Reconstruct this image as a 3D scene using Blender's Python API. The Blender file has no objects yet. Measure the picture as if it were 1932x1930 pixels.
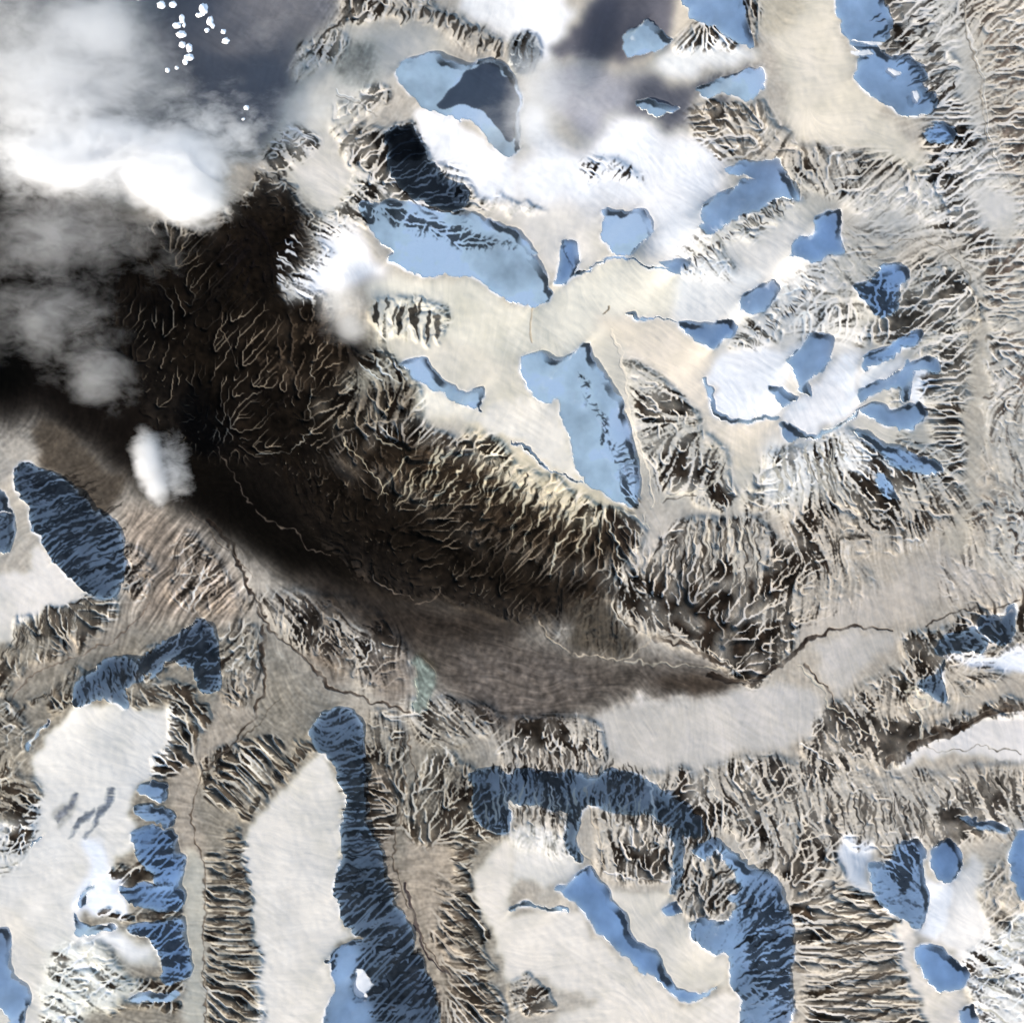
# Arctic mountain land seen from straight above: snow plateaus, ribbed cliffs, shaded cirque
# glaciers, a dark rock basin with a braided plain, and low clouds in one corner.
# 1 map pixel of the tracing (1932 across) = 0.2 scene units.
import math
import numpy as np

# ------------------------------------------------------------------ tracing helpers
N = 1440                      # terrain cells per side
MARG = 110.0                  # traced pixels of land kept outside the frame
SPAN = 1932 + 2 * MARG
CELL = SPAN / N
SUN_EL = math.radians(20.0)
TAN = math.tan(SUN_EL)
F4 = np.float32
ORG = {'A': (0, 0, .5005), 'B': (966, 0, .5005), 'C': (0, 964, .5005), 'D': (966, 964, .5005), 'F': (0, 0, 1.0)}
for _r, _y in enumerate((0, 483, 966, 1447)):
    for _c in range(4):
        ORG['%d%d' % (_r, _c)] = (483 * _c, _y, .25026)


def conv(tile, s):
    ox, oy, k = ORG[tile]
    a, b = s.split(',')
    return (ox + k * float(a), oy + k * float(b))


def pts(s):
    """'@12 10,20 30,40 @13 5,6' -> list of map points"""
    out, tile = [], 'F'
    for t in s.split():
        if t[0] == '@':
            tile = t[1:]
        else:
            out.append(conv(tile, t))
    return out


def smooth(p, closed=True, n=4):
    p = np.array(p, float)
    m = len(p)
    out = []
    for i in range(m if closed else m - 1):
        if closed:
            a, b, c, d = p[i - 1], p[i], p[(i + 1) % m], p[(i + 2) % m]
        else:
            a, b, c, d = p[max(i - 1, 0)], p[i], p[i + 1], p[min(i + 2, m - 1)]
        for t in np.arange(n) / n:
            out.append(.5 * (2 * b + (c - a) * t + (2 * a - 5 * b + 4 * c - d) * t * t + (3 * b - a - 3 * c + d) * t ** 3))
    if not closed:
        out.append(p[-1])
    return np.array(out)


_ax = (-MARG + (np.arange(N) + .5) * CELL).astype(F4)
X, Y = np.meshgrid(_ax, _ax)
_k = np.fft.rfftfreq(N, CELL) * 2 * np.pi
_l = np.fft.fftfreq(N, CELL) * 2 * np.pi
KX, KY = np.meshgrid(_k, _l)
K2 = KX ** 2 + KY ** 2
_rng = np.random.default_rng(11)


def gnoise(sig, band=True):
    """smooth noise of blob size ~sig pixels, unit variance"""
    w = np.fft.rfft2(_rng.standard_normal((N, N)))
    f = np.exp(-K2 * sig * sig / 2)
    if band:
        f = f * (1 - np.exp(-K2 * (sig * 3) ** 2 / 2))
    a = np.fft.irfft2(w * f, s=(N, N))
    return (a / a.std()).astype(F4)


def gblur(a, sig):
    if sig <= 0:
        return a
    return np.fft.irfft2(np.fft.rfft2(a) * np.exp(-K2 * sig * sig / 2), s=(N, N)).astype(F4)


def crop_blur(a, sig):
    """gaussian blur of a small crop, sig in pixels"""
    s = sig / CELL
    if s < .3:
        return a.astype(F4)
    r = max(1, int(3 * s))
    k = np.exp(-.5 * (np.arange(-r, r + 1) / s) ** 2)
    k /= k.sum()
    h, w = a.shape
    kx = np.fft.rfft(np.pad(k, (0, w)), w + 2 * r)
    b = np.fft.irfft(np.fft.rfft(np.pad(a, ((0, 0), (0, 2 * r))), axis=1) * kx, w + 2 * r, axis=1)[:, r:r + w]
    ky = np.fft.rfft(np.pad(k, (0, h)), h + 2 * r)[:, None]
    b = np.fft.irfft(np.fft.rfft(np.pad(b, ((0, 2 * r), (0, 0))), axis=0) * ky, h + 2 * r, axis=0)[r:r + h]
    return b.astype(F4)


# traced outlines are roughened by warping the lookup coordinates
_n1, _n2, _n3, _n4 = gnoise(9), gnoise(9), gnoise(3.2), gnoise(3.2)
XW = X + 2.2 * _n1 + 1.35 * _n3
YW = Y + 2.2 * _n2 + 1.35 * _n4


def inside(P, bb, warp=1.0):
    i0, i1, j0, j1 = bb
    x = X[i0:i1, j0:j1] + warp * (XW - X)[i0:i1, j0:j1]
    y = Y[i0:i1, j0:j1] + warp * (YW - Y)[i0:i1, j0:j1]
    r = np.zeros(x.shape, bool)
    q = np.roll(P, -1, axis=0)
    for (ax, ay), (bx, by) in zip(P, q):
        if ay == by:
            continue
        r ^= ((ay > y) != (by > y)) & (x < (bx - ax) * (y - ay) / (by - ay) + ax)
    return r


def bbox(P, pad):
    j0 = int((P[:, 0].min() - pad + MARG) / CELL)
    j1 = int((P[:, 0].max() + pad + MARG) / CELL) + 1
    i0 = int((P[:, 1].min() - pad + MARG) / CELL)
    i1 = int((P[:, 1].max() + pad + MARG) / CELL) + 1
    return max(i0, 0), min(i1, N), max(j0, 0), min(j1, N)


def extend(P):
    """points traced on the frame are carried on into the margin"""
    P = np.array(P, float)
    P[P[:, 0] <= 4, 0] = -MARG - 30
    P[P[:, 0] >= 1926, 0] = 1932 + MARG + 30
    P[P[:, 1] <= 13, 1] = -MARG - 30
    P[P[:, 1] >= 1912, 1] = 1932 + MARG + 30
    return P


def poly_mask(s, blur=0.0, warp=1.0, sm=True):
    """-> (slices, mask float)"""
    P = pts(s) if isinstance(s, str) else s
    if sm:
        P = smooth(P)
    P = extend(P)
    bb = bbox(P, blur * 3 + 12)
    m = inside(P, bb, warp).astype(F4)
    return (slice(bb[0], bb[1]), slice(bb[2], bb[3])), crop_blur(m, blur)


def line_mask(s, w0, w1=None, blur=0.8):
    P = smooth(pts(s), closed=False, n=5)
    P = extend(P) if False else P
    w1 = w0 if w1 is None else w1
    bb = bbox(P, max(w0, w1) + 14)
    x = XW[bb[0]:bb[1], bb[2]:bb[3]]
    y = YW[bb[0]:bb[1], bb[2]:bb[3]]
    best = np.full(x.shape, -99., F4)
    m = len(P) - 1
    for i in range(m):
        a, b = P[i], P[i + 1]
        d = b - a
        t = np.clip(((x - a[0]) * d[0] + (y - a[1]) * d[1]) / max(d @ d, 1e-6), 0, 1)
        ds = np.hypot(x - a[0] - t * d[0], y - a[1] - t * d[1])
        w = w0 + (w1 - w0) * (i + .5) / m
        best = np.maximum(best, w / 2 - ds)
    return (slice(bb[0], bb[1]), slice(bb[2], bb[3])), np.clip(best / blur * .5 + .5, 0, 1).astype(F4)


def lin(c):
    c = np.asarray(c, float) / 255
    return np.where(c < .04045, c / 12.92, ((c + .055) / 1.055) ** 2.4)
# ------------------------------------------------------------------ traced outlines
# Steep faces turned away from the low south-west sun (they fall faster than the sun's rays).
# key | share of bare rock | outline
SHADE = '''
upper_ice|.02|@01 1060,520 1150,450 1290,400 1400,440 1480,470 1590,480 1750,440 1880,500 1930,540 @02 40,640 70,760 40,900 60,1100 0,1180 @01 1850,1150 1750,1060 1650,930 1500,900 1340,840 1240,800 1160,720 1090,640
black_cliff|.95|@01 1000,1000 1150,960 1220,1000 1280,1170 1350,1230 1420,1320 1560,1380 1600,1480 1500,1600 1300,1540 1150,1480 1060,1380 1000,1250
north_glacier|.02|@01 780,1560 900,1530 1150,1510 1250,1560 1400,1600 1550,1620 1750,1650 1930,1740 @02 80,1780 140,1850 180,1930 @12 150,0 230,100 270,190 310,290 230,360 150,390 100,380 0,340 @11 1800,270 1700,190 1550,160 1350,150 1230,150 1100,80 1000,30 @01 1010,1900 900,1800 860,1700 780,1600
far_patch|.0|@02 820,340 870,240 950,220 980,170 1040,170 1100,210 1160,270 1200,310 1100,390 1000,420 880,450 840,400
far_pool|.0|@02 930,780 1000,745 1100,745 1150,790 1260,790 1230,840 1160,860 1080,880 1000,840
far_band|.0|@02 1370,690 1500,620 1640,580 1760,540 1900,510 1910,600 1870,680 1790,740 1650,730 1570,700 1480,750
top_field|.02|@02 1290,40 1720,40 1750,150 1830,300 1800,350 1640,290 1480,200 1350,160 1320,90
east_bowl|.01|@02 1620,1250 1740,1210 1930,1205 @03 110,1190 140,1290 190,1390 240,1500 100,1500 0,1540 @02 1930,1560 1800,1600 1700,1640 1600,1700 1520,1770 1430,1740 1440,1560 1560,1480 1680,1410 1750,1350 1840,1350 1650,1300
small_square|.0|@02 690,1600 780,1580 860,1610 960,1570 1010,1600 1060,1700 1040,1780 950,1860 900,1920 760,1920 700,1800
square_foot|.0|@12 1110,50 1200,20 1330,20 1310,80 1280,140 1180,110
notch|.1|@02 370,1890 430,1810 485,1850 490,1930 @12 490,100 440,180 340,230 360,120
east_arm|.02|@03 540,40 850,40 950,130 900,280 820,330 900,400 1120,440 1200,560 1170,650 1300,750 1230,850 1180,870 1010,880 940,830 800,770 720,700 670,580 660,450 640,320 540,220
east_arm_foot|.15|@03 1190,1000 1300,920 1390,960 1400,1030 1340,1080 1240,1090 1200,1060
ragged|.0|@03 330,1750 400,1620 540,1570 560,1680 530,1760 590,1900 @13 480,0 340,30 170,0 @03 150,1930 200,1830
round_hollow|.15|@13 660,190 740,200 820,130 870,60 980,50 1050,70 1060,140 1010,230 990,300 980,390 940,440 800,450 740,380 690,310 670,250
slab|.0|@13 0,190 60,160 100,260 50,310 0,380 @12 1830,440 1740,410 1700,340 1790,260 1880,210
wedge|.0|@12 1260,510 1400,525 1660,480 1670,590 1590,650 1510,715 1450,670 1390,640
kite|.0|@13 360,590 500,600 490,700 460,800 380,890 300,960 310,1060 260,1040 210,980 180,870 130,800 240,700
kite_foot|.0|@13 0,980 90,980 220,1060 110,1150 60,1080
lobe_tip|.0|@13 90,1260 200,1290 270,1370 190,1400 120,1350
fin|.1|@13 700,850 740,770 860,690 960,640 1050,580 1170,560 1150,640 1080,690 980,740 900,800 790,840
star|.0|@13 680,1110 670,1020 800,950 900,900 990,870 1060,790 1280,770 1300,860 1150,860 1070,900 1060,1000 1070,1100 1020,1100 980,1000 860,1000 760,1060
trough|.0|@13 700,1150 800,1120 960,1150 1060,1140 1170,1100 1200,1180 1180,1240 1060,1310 960,1300 820,1240
trough_low|.12|@13 650,1330 760,1350 880,1430 1000,1460 1150,1500 1250,1540 1310,1610 1250,1640 1100,1620 960,1590 880,1520 790,1430
trough_low_b|.2|@13 800,1690 860,1660 960,1790 1000,1840 870,1800
boot|.0|@12 70,780 120,760 210,725 290,770 350,780 420,740 480,700 590,670 600,760 650,840 700,920 760,1010 830,1110 860,1200 880,1290 900,1420 950,1600 960,1700 960,1800 900,1880 820,1840 700,1800 620,1760 540,1690 480,1590 450,1450 410,1310 370,1180 350,1090 260,1110 160,1050 90,960
ribbon|.0|@11 1090,800 1200,770 1290,760 1330,850 1410,950 1480,980 1580,1030 1700,1000 1720,1080 1690,1160 1600,1140 1500,1090 1380,1020 1250,960 1170,930 1140,860
west_wall|.45|@10 90,1640 200,1560 300,1590 420,1660 560,1760 650,1840 690,1900 @20 850,80 930,200 930,400 910,560 850,640 700,620 580,540 470,440 390,320 310,220 230,100 @10 200,1900 120,1760
west_edge|.15|@20 0,0 80,0 100,150 90,250 40,330 0,260 @10 0,1760 40,1830 90,1930
spur_blue|.55|@20 1400,860 1480,820 1560,850 1620,950 1650,1050 1650,1200 1660,1330 1560,1380 1480,1290 1430,1180 1340,1150 1300,1090 1150,1060 1220,980 1330,930
arc|.6|@20 1010,1130 1060,1090 1160,1050 1240,1000 1320,960 1340,1100 1250,1140 1210,1210 1130,1240 1060,1200
crescent|.35|@20 560,1340 600,1270 700,1190 800,1120 950,1110 1060,1180 1040,1290 950,1330 980,1450 930,1500 880,1440 800,1410 700,1420 580,1480
long_wall|.4|@21 400,1650 480,1530 620,1470 740,1530 800,1650 820,1930 @31 830,100 820,260 840,420 890,490 910,600 950,700 980,850 1010,950 1050,1060 1130,1150 1170,1230 1180,1330 1160,1430 1230,1440 1300,1550 1340,1700 1370,1850 1400,1930 570,1930 590,1700 590,1560 560,1420 700,1330 820,1260 740,1240 680,1170 640,1100 620,1000 600,900 620,770 670,700 650,600 650,450 680,330 650,180 620,80 @21 600,1930 560,1860 480,1800 430,1720
stack_a|.1|@30 1020,170 1120,120 1250,130 1240,270 1100,230
stack_b|.2|@30 1020,310 1100,290 1250,320 1300,400 1280,460 1180,430 1070,390
stack_c|.2|@30 990,480 1280,470 1310,640 1370,700 1350,900 1180,890 1140,780 1050,730 1020,600
stack_d|.15|@30 900,900 1100,890 1350,920 1360,1080 1240,1090 1100,1060 980,1010
stack_e|.0|@30 560,1090 590,1180 700,1190 850,1200 850,1230 700,1250 570,1250
stack_f|.0|@30 600,1030 690,880 680,950 630,1050
stack_g|.35|@30 960,1200 1100,1170 1350,1170 1390,1300 1440,1450 1420,1570 1330,1620 1210,1590 1220,1420 1130,1370 1100,1290 1000,1240
corner_pool|.0|@30 0,1270 60,1260 70,1330 60,1550 120,1620 200,1660 230,1780 180,1850 100,1870 30,1830 0,1780
stack_h|.0|@30 980,1740 1100,1690 1330,1690 1320,1750 1160,1770 1030,1760
canyon|.0|@32 330,900 420,900 500,800 580,740 620,820 700,900 760,1000 830,1150 930,1290 1060,1390 1130,1500 1190,1600 1290,1690 1420,1690 1540,1640 1430,1730 1310,1750 1200,1700 1100,1600 1000,1530 860,1430 750,1330 650,1230 570,1130 480,1020 350,940
little_notch|.0|@32 1130,1080 1200,1020 1260,1010 1270,1100 1180,1120
ribbed_wall|.15|@32 1340,1190 1420,1150 1530,1180 1650,1130 1690,1060 1620,1010 1720,920 1680,830 1600,720 1560,640 1450,700 1390,660 1380,620 1450,570 1540,560 1620,610 1700,680 1780,760 1900,790 @33 0,800 50,830 90,900 120,1030 170,1200 200,1350 180,1600 190,1850 200,1930 @32 1740,1930 1720,1750 1660,1620 1620,1420 1530,1400 1440,1350 1370,1280
dark_face_a|.4|@32 0,60 100,30 260,60 350,60 530,50 540,250 480,330 360,330 240,300 0,260
dark_face_b|.5|@31 1610,60 1820,20 1880,250 1910,450 1850,500 1700,430 1640,330 1650,180
dark_face_c|.35|@32 640,110 700,50 850,40 980,80 1010,180 960,330 850,360 760,290 650,250
dark_face_d|.5|@32 1110,300 1250,280 1350,320 1420,400 1430,500 1330,530 1240,480 1110,400
trench_a|.5|@32 430,350 520,330 490,560 530,700 470,680 400,560
trench_b|.3|@32 1210,500 1290,520 1260,900 1200,920 1220,700
south_bowl|.08|@33 760,770 850,720 930,700 960,620 1060,560 1170,560 1190,750 1190,900 1220,1030 1200,1130 1160,1210 1090,1200 1000,1140 900,1070 830,1010 790,900
south_round|.0|@33 1220,640 1260,590 1400,550 1460,640 1470,760 1430,860 1340,870 1270,830 1230,740
south_oval|.0|@33 1120,1360 1280,1350 1350,1410 1480,1500 1530,1560 1500,1640 1420,1670 1320,1670 1220,1630 1160,1540
south_edge|.05|@33 1810,620 1860,540 1930,500 1930,1000 1880,980 1850,860 1820,760
south_sill|.1|@33 1450,380 1540,370 1620,410 1810,440 1800,490 1650,480 1530,440
south_chip|.0|@33 1460,1820 1560,1790 1590,1880 1460,1880
scarp|.5|@31 1700,150 1830,40 1930,60 @32 100,40 350,60 620,85 800,45 980,85 1150,200 1300,300 1420,400 1400,500 1250,470 1050,350 850,350 650,300 480,330 300,310 0,260 @31 1880,450 1720,420
blue_rock_a|.5|@23 1310,930 1450,900 1560,880 1650,1000 1600,1090 1500,1050 1320,1080 1250,1060
blue_rock_b|.5|@23 1600,800 1740,780 1880,700 1850,950 1700,980 1580,860
blue_rock_c|.6|@23 1140,1290 1240,1200 1340,1110 1300,1220 1330,1330 1350,1420 1260,1410 1140,1330
'''
# thin faces in shade along edges: width | line
SHADE_LINES = '''
9|@12 1450,930 1490,1060 1540,1170 1600,1230 1700,1255 1930,1230 @13 70,1215
7|@32 0,1060 60,1045 150,1030 260,1070 400,1092
6|@13 270,1375 400,1350 500,1290 600,1220 690,1150
4|@12 480,150 640,60 740,10
4|@12 740,10 900,30 1050,90 1290,140
4|@12 840,450 1000,465 1180,475 1240,490
3|@12 0,1390 120,1480 280,1610 420,1660 540,1700
3|@30 220,590 300,540
6|@20 200,1780 300,1660 390,1560
'''
# sunlit peaks standing inside a shaded wall
PEAKS = '''
@31 765,1520 830,1535 850,1590 880,1640 850,1690 835,1730 745,1690 742,1600
@03 895,510 960,520 1000,560 960,585 905,550
@03 1095,690 1140,690 1145,760 1095,750
@03 650,310 830,310 850,335 700,335
@03 640,395 800,390 800,412 660,425
'''

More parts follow.
